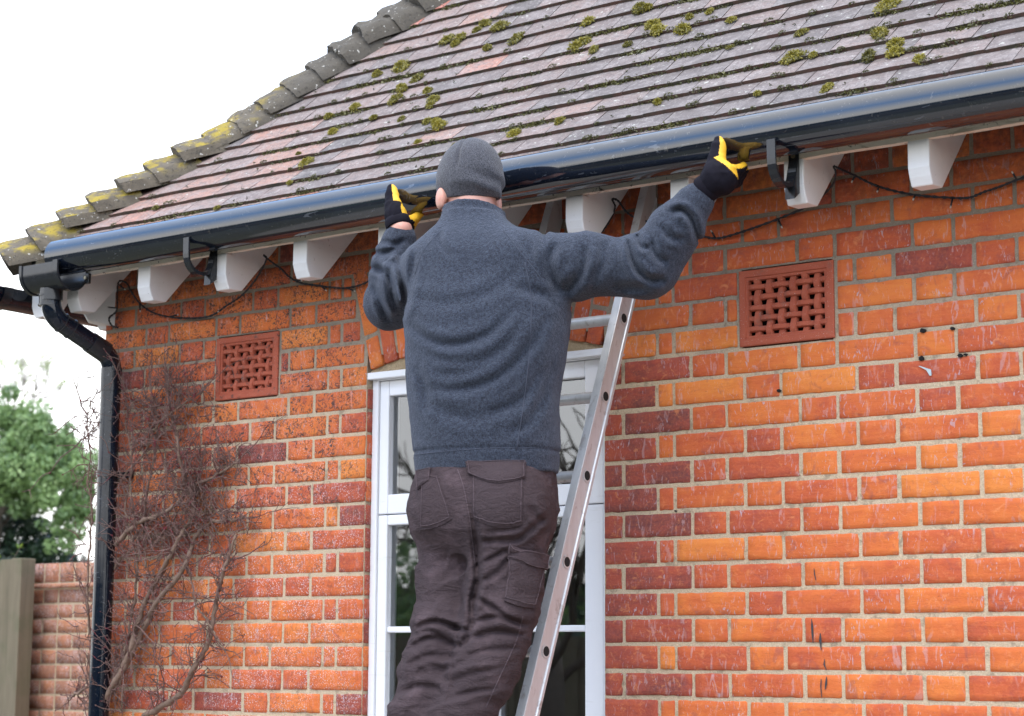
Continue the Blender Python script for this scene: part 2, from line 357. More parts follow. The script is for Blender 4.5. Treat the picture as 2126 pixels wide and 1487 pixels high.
def tone():
    r = random.random()
    if r < .035: return random.uniform(0.10, .25)
    if r < .20: return random.uniform(.34, .46)
    if r < .90: return random.uniform(.46, .76)
    return random.uniform(.78, .92)
def brick(mb, o, ax, az, nrm, w_, h_, tn, fine=True):
    """front face of one hand-made brick; o = lower left corner, ax/az unit axes, nrm outward"""
    nu = max(4, int(w_/.018)) if fine else 3; nv = 5 if fine else 2
    g = .0028; us = [0, g]+list(np.linspace(g, w_-g, nu)[1:-1])+[w_-g, w_]; vs = [0, g]+list(np.linspace(g, h_-g, nv)[1:-1])+[h_-g, h_]
    lift = random.uniform(-.0012, .0012); tu, tv = random.uniform(-.006, .006), random.uniform(-.012, .012)
    sd_ = random.uniform(0, 99); P = []
    NU, NV = len(us), len(vs)
    for j, b in enumerate(vs):
        for i, a in enumerate(us):
            ring = i in (0, NU-1) or j in (0, NV-1); cor = (i in (0, NU-1)) and (j in (0, NV-1))
            n1 = mnoise.noise(Vector((a*30+sd_, b*30, sd_))); n2 = mnoise.noise(Vector((a*90, b*90+sd_, sd_)))
            d = lift+tu*(a-w_/2)+tv*(b-h_/2)+.0016*n1+.0009*n2
            da = db = 0
            if ring:
                d -= .0030+(.002 if cor else 0)+max(0, n1)*.002
                n3 = mnoise.noise(Vector((a*55+sd_*2, b*55, sd_))); e = .0014*n1+.0016*n2+max(0, n3-.25)*.009; d -= max(0, n3-.25)*.004
                if i == 0: da = e
                if i == NU-1: da = -e
                if j == 0: db = e
                if j == NV-1: db = -e
                if cor: cc_ = random.uniform(.001, .0045); da += cc_ if i == 0 else -cc_; db += cc_*.8 if j == 0 else -cc_*.8
            P.append(o+ax*(a+da)+az*(b+db)+nrm*d)
    F = [(j*NU+i, j*NU+i+1, (j+1)*NU+i+1, (j+1)*NU+i) for j in range(NV-1) for i in range(NU-1)]
    rim = [i for i in range(NU)]+[j*NU+NU-1 for j in range(1, NV)]+[(NV-1)*NU+i for i in range(NU-2, -1, -1)]+[j*NU for j in range(NV-2, 0, -1)]
    b0 = len(P); P += [P[i]-nrm*.016 for i in rim]; m = len(rim)
    F += [(rim[i], b0+i, b0+(i+1) % m, rim[(i+1) % m]) for i in range(m)]
    mb.add(P, F, 0, (tn, random.random(), 0))
NF = np.array([0, -1., 0]); AX = np.array([1., 0, 0]); AZ = np.array([0, 0, 1.])
J = .0098
def course(mb, k, xs, y=0.0, fine=True, dark=None):
    """xs: joint centres along x"""
    for a, b in zip(xs[:-1], xs[1:]):
        if b-a < .02: continue
        j = J+random.uniform(-.002, .002); tn = tone()
        if dark and dark(a, b): tn = random.uniform(.02, .28)
        brick(mb, np.array([a+j/2, y, Z0+k*H+j/2+random.uniform(-.0012, .0012)]), AX, AZ, NF, b-a-j, H-j-.0005, tn, fine)
wall = MB()
ARC_C = np.array([(XL+XR)/2, 0, 0]); RA = .435/math.sin(math.radians(15)); ARC_Z = WTOP+.0-RA*math.cos(math.radians(15)); RO = RA+.3375
def arch_half(z):                           # half width of the arch zone at height z (skewback lines)
    h = z-ARC_Z
    return math.sqrt(max(0, RO*RO-h*h)) if h > RO*math.cos(math.radians(15)) else h*math.tan(math.radians(15))
VENT = [(-1.7955, -1.5045, 11, 14), (.2105, .5065, 11, 14)]   # x0, x1, first course, last course (exclusive)
def ph(k): return k % 2
for k in range(-23, 20):
    z = Z0+k*H; zc = z+H/2
    if ph(k) == 0: left = [XL-.225*0]+[]
    # left pier joints, from the window leftwards
    if ph(k) == 0: steps = [.225]+[.1125, .225]*4; x = XL
    else: steps = [.1125, .056]+[.225, .1125]*4; x = XL
    js = [x]
    for s_ in steps:
        x -= s_
        if x < XC+.03: break
        js.append(x)
    js.append(XC); js = js[::-1]
    inarch = z > WTOP-.01 and zc < ARC_Z+RO-.01
    R_ = []
    if ph(k) == 0: R_ = [XR, -.1735]+[-.1735]; x = -.169; st = [.225, .1125]*5
    else: R_ = [XR, -.045]; x = 0.0; st = [.225, .1125]*5
    if ph(k) == 0: rj = [XR, x]
    else: rj = [XR, -.055, x]
    for s_ in st: x += s_; rj.append(x)
    lim = None
    if inarch:
        hw = arch_half(zc); xl, xr = ARC_C[0]-hw-.004, ARC_C[0]+hw+.004
        js = [q for q in js if q < xl-.03]+[xl]; rj = [xr]+[q for q in rj if q > xr+.03]
    elif z > WTOP:                           # courses above the arch run right through
        js = [q for q in js if q < XL-.02]; a = js[-1]; n_ = 0
        while a < XR: a += (.225, .1125)[n_ % 2]; js.append(a); n_ += 1
        rj = [js[-1]]+[q for q in rj if q > js[-1]+.04]
    for joints, sidename in ((js, 'L'), (rj, 'R')):
        segs = [joints]
        for vx0, vx1, k0, k1 in VENT:
            if k0 <= k < k1:
                ns = []
                for s_ in segs:
                    a = [q for q in s_ if q < vx0-.03]; b = [q for q in s_ if q > vx1+.03]
                    if len(a) < len(s_) and s_[0] < vx1 and s_[-1] > vx0:
                        if a: ns.append(a+[vx0])
                        if b: ns.append([vx1]+b)
                    else: ns.append(s_)
                segs = ns
        for s_ in segs:
            course(wall, k, s_, fine=(k > -6), dark=(lambda a, b: a < -.06 and a > -.3 and zc < WTOP-.05))
# arch voussoirs
nA = 15; a0 = math.radians(15)
for i in range(nA):
    t0 = -a0+2*a0*i/nA; t1 = -a0+2*a0*(i+1)/nA; tm = (t0+t1)/2
    rad = np.array([math.sin(tm), 0, math.cos(tm)]); tan_ = np.array([math.cos(tm), 0, -math.sin(tm)])
    parts = [(0, .108), (.1125, .3375)] if i % 2 == 0 else [(0, .221), (.225, .3375)]
    for r0, r1 in parts:
        ww = (RA+(r0+r1)/2)*(t1-t0)-J
        brick(wall, np.array([ARC_C[0], 0, ARC_Z])+rad*(RA+r0+.004)-tan_*ww/2, tan_, rad, NF, ww, r1-r0-.009, tone())
# reveal bricks (sides of the opening, turned into the wall)
for k in range(-8, 11):
    if Z0+(k+1)*H > WTOP+.02: break
    for X_, ax, n in ((XL, np.array([0, 1., 0]), np.array([1., 0, 0])),):
        brick(wall, np.array([X_+.0, .006, Z0+k*H+J/2]), ax, AZ, n, .085, H-J, tone() if random.random() < .5 else .2)
# side wall of the house, bricks on the face turned left
for k in range(-23, 18):
    y = .0; n_ = k
    while y < 3.0:
        s_ = (.225, .1125)[n_ % 2]; n_ += 1
        brick(wall, np.array([XC, y+s_-J/2+.004, Z0+k*H+J/2]), np.array([0, -1., 0]), AZ, np.array([-1., 0, 0]), s_-J, H-J, tone(), False); y += s_
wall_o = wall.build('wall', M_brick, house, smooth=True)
# mortar sheet with the openings left free
mo = MB(); MY = .0030; XE = 2.6; ZT = 3.20
def slab(x0, x1, z0, z1, y0=MY, y1=.10): mo.box((x0, y0, z0), (x1, y1, z1))
slab(XC+.004, XL-.004, 0, Z0+11*H); slab(XR+.004, XE, 0, Z0+11*H)
zt = Z0+14*H
slab(XC+.004, VENT[0][0]+.01, Z0+11*H, zt); slab(VENT[0][1]-.01, XL-.004, Z0+11*H, zt)
slab(XR+.004, VENT[1][0]+.01, Z0+11*H, zt); slab(VENT[1][1]-.01, XE, Z0+11*H, zt)
slab(XC+.004, XE, zt, ZT)
seg = 12
for i in range(seg):
    pass
mo.box((XL-.004, MY+.001, WTOP+.05), (XR+.004, .10, zt))
mo.box((XL-.004, MY, 0), (XR+.004, .10, .95))
mo.box((XC+.004, .10, 0), (XC+.10, 6.0, ZT))
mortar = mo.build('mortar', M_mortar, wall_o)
# sand and cement fillet between flat window head and arch
sf = MB(); top = [(ARC_C[0]+RA*math.sin(a), .012, ARC_Z+RA*math.cos(a)+.004) for a in np.linspace(-a0, a0, 17)]
poly = [(XL, .012, WTOP-.004)]+top+[(XR, .012, WTOP-.004)]
sf.prism(poly[::-1], (0, .05, 0)); sf.build('window_head_mortar', M_sand, wall_o)
# more wall beyond the right edge of the picture, and the rest of the shell
mo = MB(); mo.box((XE-.1, .0, 0), (3.6, .12, ZT)); mo.box((3.5, .12, 0), (3.6, 6, ZT)); mo.box((XC+.1, 5.9, 0), (3.5, 6, ZT))
mo.build('rear_shell', M_brick, house)

# air bricks: terracotta frame with woven strips
def air_brick(x0, x1, z0, z1):
    e = empty('air_brick', None, None, parent=house)
    m = MB(); fw = .026; yf = -.004
    x0 += .004; x1 -= .004; z0 += .004; z1 -= .004
    def ring(a, ya, b, yb):     # bevelled picture-frame ring between inset a and inset b
        A = [(x0+a, ya, z0+a), (x1-a, ya, z0+a), (x1-a, ya, z1-a), (x0+a, ya, z1-a)]; B = [(x0+b, yb, z0+b), (x1-b, yb, z0+b), (x1-b, yb, z1-b), (x0+b, yb, z1-b)]
        m.add(A+B, [(i, (i+1) % 4, (i+1) % 4+4, i+4) for i in range(4)])
    ring(0, .02, 0, yf+.002); ring(0, yf+.002, .003, yf); ring(.003, yf, .019, yf); ring(.019, yf, .021, yf+.004); ring(.021, yf+.004, .028, yf+.004); ring(.028, yf+.004, .030, yf+.018)
    m.build('frame', M_terra, e)
    m = MB(); a, b, c, d = x0+.026, x1-.026, z0+.026, z1-.026; yb = .006
    nx, nz = 6, 5
    pw, phh = (b-a)/(nx+.45), (d-c)/(nz+.45); sw = .54
    def strip(fixed, horiz, i):
        w_ = (phh if horiz else pw)*sw; L0, L1 = (a-.002, b+.002) if horiz else (c-.002, d+.002); N = 44; vs = []
        for q in range(N+1):
            s_ = L0+(L1-L0)*q/N; ps = pw if horiz else phh
            phs = (s_-(a if horiz else c)-ps*.5)/ps*math.pi+(math.pi if i % 2 else 0)+(0 if horiz else math.pi)
            y = yb-.0045*math.cos(phs)
            for e_, yy in ((-w_/2, y+.001), (-w_/2+.003, y-.003), (w_/2-.003, y-.003), (w_/2, y+.001), (w_/2, y+.012), (-w_/2, y+.012)):
                vs.append((s_, yy, fixed+e_) if horiz else (fixed+e_, yy, s_))
        fs = [(q*6+r, q*6+(r+1) % 6, (q+1)*6+(r+1) % 6, (q+1)*6+r) for q in range(N) for r in range(6)]
        if not horiz: fs = [f[::-1] for f in fs]
        m.add(vs, fs)
    for i in range(nz): strip(c+phh*(i+.72), True, i)
    for i in range(nx): strip(a+pw*(i+.72), False, i)
    m.build('lattice', M_terra, e, smooth=True, sharp=40)
    m = MB(); m.box((a-.02, .05, c-.03), (b+.03, .055, d+.09)); m.build('cavity', M_hole, e)
    return e
for (vx0, vx1, k0, k1) in VENT: air_brick(vx0, vx1, Z0+k0*H, Z0+k1*H)
tag([o for o in C.objects if o.name.startswith('air_brick')][0], 'terracotta air brick left of the window, dotted with black lichen')
tag([o for o in C.objects if o.name.startswith('air_brick')][1], 'cleaner terracotta air brick right of the ladder')

for (u, v, r) in ((1915, 687, 6), (1977, 682, 4.5), (1912, 744, 6), (1993, 738, 5), (2004, 736, 3.5), (1617, 811, 4), (1402, 1061, 2.5)):
    p = at(u, v, -.003); m = MB(); rr = r/780; q = [p+AX*rr*math.cos(a)*random.uniform(.7, 1.25)+AZ*rr*.8*math.sin(a)*random.uniform(.7, 1.25) for a in np.linspace(0, 2*math.pi, 11)[:-1]]
    m.prism([x_+np.array([0, .006, 0]) for x_ in q][::-1], (0, -.0075, 0)); m.build('drill_hole', M_hole, wall_o)
M_drip = simple('dark_paint', (.035, .035, .04), .6, .3); M_dab = simple('pale_blue_paint', (.42, .52, .55), .7, .2)
def streak(pts, w_, mat, nm):
    m = MB(); q = [at(u, v, -.0035) for u, v in pts]; vs = []
    for i, p in enumerate(q):
        ww = w_*random.uniform(.5, 1.3)*(.4 if i in (0, len(q)-1) else 1); vs += [p-AX*ww, p+AX*ww]
    m.add(vs+[v_+np.array([0, .006, 0]) for v_ in vs], [(2*i, 2*i+1, 2*i+3, 2*i+2) for i in range(len(q)-1)]); m.build(nm, mat, wall_o)
for pts in ([(1690, 1180), (1691, 1192), (1694, 1205)], [(1685, 1285), (1686, 1300), (1687, 1318), (1688, 1335)], [(1703, 1315), (1703, 1330), (1705, 1350)], [(1712, 1368), (1711, 1380), (1716, 1392)], [(1705, 1410), (1704, 1425), (1706, 1448)], [(1716, 1405), (1715, 1420), (1713, 1432)]):
    streak(pts, .0030, M_drip, 'paint_drip')
streak([(1908, 760), (1918, 764), (1928, 768), (1932, 780)], .008, M_dab, 'paint_dab')

# ------------------------------------------------------------ window
WY = .034
win = empty('window', None, None, parent=house)
x0, x1 = XL-.035, XR-.002
def zat(v, u=1240): return at(u, v, WY)[2]
zt_ = WTOP; zh = 2.40; zb = 1.02
xm = (XL+XR)/2
fr = MB()
fr.box((XL-.001, WY-.008, zb), (XL+.023, WY+.10, zt_-.002)); fr.box((XR-.015, WY-.008, zb), (XR+.001, WY+.10, zt_-.002))
fr.box((XL+.023, WY-.0075, zt_-.029), (XR-.015, WY+.10, zt_-.002)); fr.box((XL+.023, WY-.0075, zb), (XR-.015, WY+.10, zb+.03))
fr.box((XL-.012, WY-.030, zt_-.004-.022), (XR+.01, WY-.009, zt_-.004))    # drip mould
fr.build('frame', M_wframe, win, bevel=.003)
zg = at(1240, 1046, WY)[2]; xg0 = at(815, 900, WY+.02)[0]; xg1 = at(1214, 1180, WY)[0]
def sash(xa, xb, za, zb_, gx0_, gx1_, gz0, gz1, bars):
    s_ = MB(); y0, y1 = WY, WY+.045
    s_.box((xa, y0, za), (gx0_, y1, zb_)); s_.box((gx1_, y0, za), (xb, y1, zb_))
    s_.box((gx0_, y0+.001, gz1), (gx1_, y1, zb_)); s_.box((gx0_, y0+.001, za), (gx1_, y1, gz0))
    for b_ in bars: s_.box((gx0_, y0+.006, b_-.0095), (gx1_, y1-.006, b_+.0095))
    so_ = s_.build('sash', M_wframe, win, bevel=.004)
    g = MB(); g.add([(gx0_-.004, y0+.024, gz0-.004), (gx1_+.004, y0+.024, gz0-.004), (gx1_+.004, y0+.024, gz1+.004), (gx0_-.004, y0+.024, gz1+.004)], [(0, 1, 2, 3)])
    g.build('glass_pane', M_glass, win); return so_
cx0, cx1 = XL+.024, XR-.0195
UZ0, UZ1 = at(845, 1026, WY+.02)[2], at(835, 822, WY+.02)[2]; LZ1 = at(1205, 1073, WY+.02)[2]; LB = at(1200, 1305, WY+.02)[2]
for xa, xb, g0, g1 in ((cx0, xm-.002, xg0, xm-.045), (xm+.002, cx1, xm+.045, xg1)):
    sash(xa, xb, zg+.0015, zt_-.030, g0, g1, UZ0, UZ1, [])
    sash(xa, xb, zb+.03, zg-.0015, g0, g1, zb+.09, LZ1, [LB, LB-(LZ1-LB)])
m = MB(); m.box((cx0, WY+.046, zg-.02), (cx1, WY+.09, zg+.02)); m.box((xm-.02, WY+.046, zb), (xm+.02, WY+.09, zg-.02)); m.box((xm-.02, WY+.046, zg+.02), (xm+.02, WY+.09, zt_-.05)); m.build('transom', M_wframe, win)
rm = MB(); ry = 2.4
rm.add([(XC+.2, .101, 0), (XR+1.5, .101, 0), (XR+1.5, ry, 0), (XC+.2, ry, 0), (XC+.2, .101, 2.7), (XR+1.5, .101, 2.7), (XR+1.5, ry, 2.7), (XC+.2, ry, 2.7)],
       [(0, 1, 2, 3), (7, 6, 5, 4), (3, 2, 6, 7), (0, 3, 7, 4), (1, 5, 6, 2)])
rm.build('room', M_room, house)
cu = MB(); N = 60; vs = []
for i in range(N+1):
    x = XL+.02+.30*i/N; y = .24+.018*math.sin(i*.9)+.008*math.sin(i*2.3)
    vs += [(x, y, .9), (x, y, 2.42)]
cu.add(vs, [(2*i, 2*i+2, 2*i+3, 2*i+1) for i in range(N)])
tag(cu.build('curtain', M_curtain, None, smooth=True), 'pale grey curtain hanging inside the window behind the left panes', 'curtain')

# ------------------------------------------------------------ eaves
FY, FZ = -.24, 2.943                       # fascia outer face and lower edge
EX, EY = -2.49, -.285                      # tile edge corner
ZE = 3.036                       # tile plane height at the eaves, slope
fa = MB(); N = 60; vs = []
FX = XC-.14+.02
for i in range(N+1):
    x = FX+(3.5-FX)*i/N; j = random.uniform(-.0015, .0015)
    vs += [(x, FY, FZ+j), (x, FY, FZ+.10), (x, FY+.022, FZ+.10), (x, FY+.022, FZ+j+random.uniform(-.001, .001))]
fa.add(vs, [(4*i+a, 4*i+(a+1) % 4, 4*i+4+(a+1) % 4, 4*i+4+a) for i in range(N) for a in range(4)]+[(3, 2, 1, 0)])
fa.box((FX, FY+.0, FZ+.001), (FX+.022, 3, FZ+.10))
fa.build('fascia', M_fascia, house)
def rafter(x, flip=False, en=.16):
    P = [(FY+.0015, FZ+.0), (FY+.0005, FZ-.072), (FY+.008, FZ-.094), (FY+.020, FZ-.116), (FY+.078, FZ-.113), (en, FZ-.113+(en-FY-.078)*1.07), (en, FZ+(.30 if en > .1 else .06)), (FY+(.14 if en > .1 else .1), FZ+(.20 if en > .1 else .07)), (FY+.03, FZ+.09), (FY+.03, FZ)]
    m = MB()
    if not flip: m.prism([(x, a, b) for a, b in P], (.058, 0, 0))
    else: m.prism([(XC-(-a)+.10, x, b) for a, b in P][::-1], (0, .058, 0))
    return m.build('rafter_end', M_white, house, bevel=.003)
for i in range(-1, 13): rafter(-1.931+.3455*i+.004*math.sin(i*7))
rafter(-.215, True, -.03)
for i in range(8): rafter(.08+.3455*i, True)
# white corner block where the hip rafter comes out
m = MB(); hw_ = .035; d1 = np.array([-1, -1, 0])/math.sqrt(2); d2 = np.array([1, -1, 0])/math.sqrt(2)
P = [(0., FZ-.13), (.10, FZ-.11), (.15, FZ-.03), (.15, FZ+.06), (0., FZ+.12)]
m.prism([np.array([XC+.03, .03, 0])+d1*(a)+AZ*b-d2*hw_ for a, b in P], d2*2*hw_)
m.box((XC-.085, .02, FZ-.10), (XC-.003, .30, FZ+.05))
m.build('hip_rafter_end', M_white, house, bevel=.003)
# ------------------------------------------------------------ roof tiles
roof = MB(); TW = .168; NC = 28
SLc = [.90]*4+[.94, .98, 1.0, 1.03, 1.06]+[1.10]*40; GAc = [.0945]*50
prof = [(0.0, 0.0)]
for c in range(NC+2):
    k_ = 1/math.sqrt(1+SLc[c]**2); prof.append((prof[-1][0]+GAc[c]*k_, prof[-1][1]+GAc[c]*k_*SLc[c]))
def upn(c):
    k_ = 1/math.sqrt(1+SLc[c]**2); return np.array([0, k_, SLc[c]*k_]), np.array([0, -SLc[c]*k_, k_])
def tile(mb, o, ax, up, nr, w_, ln, tn, cutl=0.0, th=.0105):
    n = 4; m_ = 3; P = []; cols = []
    lift = random.uniform(0, .0018); sk = random.uniform(-.003, .003)
    for j in range(m_+1):
        for i in range(n+1):
            a = i/n; b = j/m_; x = a*w_ + (cutl*b*(1-a)); cam_ = .0012*(1-(2*a-1)**2)
            h = th+lift*(1-b)+cam_*(1-b)-.0105*b*1.02+mnoise.noise(Vector((o[0]*9+x*20, b*3, o[2]*9)))*.0014
            P.append(o+ax*x+up*(b*ln+sk*(a-.5)*(1-b)*2+(mnoise.noise(Vector((o[0]*40+x*60, o[2]*50, 1)))*.0015 if j == 0 else 0))+nr*h); cols.append((tn, (o[0]*3.7) % 1, 0))
    F = [(j*(n+1)+i, j*(n+1)+i+1, (j+1)*(n+1)+i+1, (j+1)*(n+1)+i) for j in range(m_) for i in range(n)]
    mb.add(P, F, 0, cols)
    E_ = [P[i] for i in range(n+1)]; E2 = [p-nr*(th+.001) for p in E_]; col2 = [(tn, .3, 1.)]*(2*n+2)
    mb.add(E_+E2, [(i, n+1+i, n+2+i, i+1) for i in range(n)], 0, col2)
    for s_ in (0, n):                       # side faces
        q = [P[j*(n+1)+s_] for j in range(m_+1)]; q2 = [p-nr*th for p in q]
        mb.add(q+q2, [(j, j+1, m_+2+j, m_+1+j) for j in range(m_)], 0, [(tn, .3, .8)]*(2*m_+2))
def tile_tone(x, c):
    # older grey tiles to the right and the top, redder replacements near the left eaves
    base = .62-.20*smst(x, -1.9, .2)+.16*smst(-x, 1.2, 2.2)*smst(-c, -9, -1)
    t_ = base+random.gauss(0, .09)
    if random.random() < (.10 if x < -.9 else .008): t_ = random.uniform(.82, .95)
    if random.random() < .05: t_ = random.uniform(.05, .2)
    return min(1, max(0, t_))
EDGE = []
for c in range(NC):
    UPV, NRM = upn(c); gau = GAc[c]; org = np.array([0, EY+prof[c][0], ZE+prof[c][1]])
    xh = EX+prof[c][0]                          # hip line in plan is 45 degrees
    x = EX-.5*TW*(c % 2)-.04*((c*37) % 5)/5
    while x < 3.3:
        xa, xb = max(x, xh-.01), x+TW
        if xb > xh+.03:
            cut = max(0, min(gau*.75, xb-xa-.01)) if xa < xh+.05 else 0
            tn = tile_tone(xa, c)
            if c in (12, 13, 14) and xa < xh+.12 and c != 12: tn = 1.0
            if c in (3, 4, 2) and xh+.15 < xa < xh+.9 and random.random() < .5: tn = .88
            tile(roof, org+AX*(xa+.0015), AX, UPV, NRM, xb-xa-.003, gau*1.12, tn, cut)
            EDGE.append((c, xa, xb))
        x += TW
# slope on the left side of the house
for c in range(NC):
    U_, N_ = upn(c); UP2 = np.array([U_[1], 0, U_[2]]); NR2 = np.array([N_[1], 0, N_[2]]); gau = GAc[c]; org = np.array([EX+prof[c][0], 0, ZE+prof[c][1]]); yh = EY+prof[c][0]; y = 3.0+TW*.5*(c % 2)
    while y > yh:
        ya = max(y-TW, yh); w_ = y-ya
        if w_ > .02: tile(roof, org+np.array([0, y, 0]), np.array([0, -1., 0]), UP2, NR2, w_-.003, gau*1.12, tile_tone(-2, c), 0)
        y -= TW
roof_o = roof.build('roof', M_tile, house, smooth=True, sharp=50)

# hip tiles: one per course, riding over the corner
HS = np.array([1, -1, 0])/math.sqrt(2)
for c in range(0, NC):
    d0, z0_ = prof[c]; SLx = SLc[c]; HU = np.array([1, 1, SLx]); HU /= np.linalg.norm(HU); HN = np.cross(HS, HU); HN = HN if HN[2] > 0 else -HN; base = np.array([EX+d0, EY+d0, ZE+z0_])-HU*.045
    if c <= 6: th, leg, rough, ln, lift, drop = .034, .135, .004, .165, .052, .80
    elif c <= 11: th, leg, rough, ln, lift, drop = .016, .125, .007, .165, .026, .95
    else: th, leg, rough, ln, lift, drop = .044, .135, .015, .18, .048, .85
    m = MB(); nu, nv = 14, 7; top, bot = [], []
    sd_ = c*3.3; tilt = random.uniform(-.02, .02)
    for j in range(nv+1):
        b = j/nv
        for i in range(nu+1):
            a = -1+2*i/nu; wv = leg*(1-.12*b)
            drp_ = -abs(a)**1.35*leg*.62*drop          # drops to both slopes
            q = base+HU*(b*ln)+HS*(a*wv)+HN*(drp_+lift*(1-b)+(.030 if c < 7 or c > 11 else .036)+tilt*a)
            nz = mnoise.noise(Vector(q*22)+Vector((sd_, 0, 0)))*rough+mnoise.noise(Vector(q*60))*rough*.5
            edge_ = -.006*(1 if j == 0 or abs(a) > .99 else 0)
            top.append(q+HN*(nz+edge_)+(HU*nz*1.3 if j == 0 else 0)); bot.append(q-HN*(th+.012)+(HU*nz*1.3 if j == 0 else 0))
    W_ = nu+1; F = [(j*W_+i, j*W_+i+1, (j+1)*W_+i+1, (j+1)*W_+i) for j in range(nv) for i in range(nu)]
    o_ = len(top); F += [tuple(o_+q for q in f[::-1]) for f in F]
    F += [(i, o_+i, o_+i+1, i+1) for i in range(nu)]+[(nv*W_+i+1, o_+nv*W_+i+1, o_+nv*W_+i, nv*W_+i) for i in range(nu)]
    F += [((j+1)*W_, o_+(j+1)*W_, o_+j*W_, j*W_) for j in range(nv)]+[(j*W_+nu, o_+j*W_+nu, o_+(j+1)*W_+nu, (j+1)*W_+nu) for j in range(nv)]
    m.add(top+bot, F, 0, (.5+.2*math.sin(c*2.1), .4, 0))
    m.build('hip_tile', M_hip, roof_o, smooth=True, sharp=45)

m = MB()                                    # boarding under the tiles
for c in range(0, NC):
    (a, za), (b, zb_) = prof[c], prof[c+1]; a += .045 if c == 0 else 0; o_ = -.022
    m.add([(EX+a, EY+a, ZE+za+o_), (3.6, EY+a, ZE+za+o_), (3.6, EY+b, ZE+zb_+o_), (EX+b, EY+b, ZE+zb_+o_)], [(0, 1, 2, 3)])
    m.add([(EX+a, EY+a, ZE+za+o_), (EX+b, EY+b, ZE+zb_+o_), (EX+b, 4, ZE+zb_+o_), (EX+a, 4, ZE+za+o_)], [(0, 1, 2, 3)])
m.build('roof_boards', M_fascia, house)

# ------------------------------------------------------------ moss
def tuft(mb, p, n, r, t0):
    d = np.array(n)+RNG.normal(0, .45, 3); d /= np.linalg.norm(d); a = np.cross(d, RNG.normal(0, 1, 3)); a /= (np.linalg.norm(a)+1e-9); b = np.cross(d, a)
    w_ = r*.42; t1 = min(1, max(0, t0+random.gauss(0, .2)))
    mb.add([p+a*w_, p-a*w_*.5+b*w_*.87, p-a*w_*.5-b*w_*.87, p+d*r], [(0, 1, 3), (1, 2, 3), (2, 0, 3)], 0, (t1, 0, 0))
UPV, NRM = upn(9)
def roofpt(u, v):
    """sight line met with the tiled slope"""
    d = ray(u, v)
    for c in range(NC-1, -1, -1):
        U_, N_ = upn(c); o = np.array([0, EY+prof[c][0], ZE+prof[c][1]])+N_*.013; t = ((o-CAM)@N_)/(d@N_); p = CAM+d*t
        if p[1] >= EY+prof[c][0]: return p
    return p
def moss_clump(p, r, t0, flat=.6, el=1.0, name='moss_clump'):
    m = MB(); nseg, nr = 12, 5; vs = []; a_ = random.uniform(0, 6.28); e1 = AX*math.cos(a_)+UPV*math.sin(a_); e2 = np.cross(NRM, e1)
    sd_ = random.uniform(0, 99)
    for j in range(nr+1):
        ph_ = (j/nr)*math.pi/2
        for i in range(nseg):
            th = 2*math.pi*i/nseg; rr = r*(1+.35*mnoise.noise(Vector((math.cos(th)*1.5+sd_, math.sin(th)*1.5, ph_))))
            vs.append(p+e1*rr*el*math.cos(ph_)*math.cos(th)+e2*rr*math.cos(ph_)*math.sin(th)+NRM*(rr*flat*math.sin(ph_)-.003))
    m.add(vs, [(j*nseg+i, j*nseg+(i+1) % nseg, (j+1)*nseg+(i+1) % nseg, (j+1)*nseg+i) for j in range(nr) for i in range(nseg)], 0, (t0*.5, 0, 0))
    for q in list(vs):
        for _ in range(4):
            qq = q+RNG.normal(0, r*.10, 3); nn = (qq-p)/(np.linalg.norm(qq-p)+1e-6); tuft(m, qq, nn+NRM*.3, r*.17+.0025, t0)
    o = m.build(name, M_moss, None)
    return tag(o, 'small yellow green moss cushion growing on the clay roof tiles', 'moss', 'moss cushions on the roof tiles')
ML = [(1843, 12, 17, .8), (1826, 70, 16, .6), (1859, 90, 15, .7), (1857, 108, 13, .8), (1804, 116, 14, .15), (1908, 121, 11, .8), (1647, 118, 17, .6), (1688, 112, 8, .6),
      (1664, 66, 9, .5), (1221, 43, 12, .7), (1196, 95, 15, .7), (1210, 86, 13, .6), (1355, 50, 15, .7), (1365, 62, 14, .8), (1418, 60, 16, .6), (1330, 18, 15, .4), (1345, 14, 10, .6),
      (1517, 40, 8, .7), (1473, 22, 7, .6), (1431, 33, 8, .5), (1232, 102, 9, .5), (1302, 91, 7, .3), (1572, 192, 7, .6), (1715, 184, 9, .7), (1720, 176, 8, .6), (1365, 210, 8, .6), (1162, 250, 9, .6),
      (1067, 277, 13, .8), (912, 260, 14, .9), (905, 252, 9, .8), (886, 250, 9, .5), (833, 138, 17, .6), (783, 153, 10, .6), (866, 162, 11, .4), (835, 182, 11, .7), (820, 205, 13, .5), (888, 188, 9, .6),
      (900, 205, 11, .6), (893, 217, 9, .5), (738, 222, 11, .7), (691, 272, 9, .8), (682, 240, 8, .6), (833, 246, 6, .4), (868, 294, 7, .7), (776, 243, 7, .5), (635, 338, 13, .8), (620, 318, 5, .3),
      (1007, 48, 10, .6), (1038, 54, 14, .5), (955, 78, 11, .6), (928, 82, 13, .5), (945, 90, 9, .6), (1012, 98, 9, .5), (1072, 80, 12, .4), (990, 62, 8, .5), (1515, 96, 5, .4),
      (942, 300, 5, .3), (601, 378, 6, .6), (458, 300, 7, .4), (465, 285, 7, .4), (323, 430, 6, .3), (450, 430, 5, .5)]
for (u, v, r, t0) in ML:
    p = roofpt(u, v)
    if p[0]-EX < p[1]-EY+.03: continue
    r_ = r/ (FPX/((p-CAM)@_f)); moss_clump(p-UPV*.002, r_*1.0, t0, random.uniform(.45, .75), random.uniform(1.0, 1.6))
mm = MB()
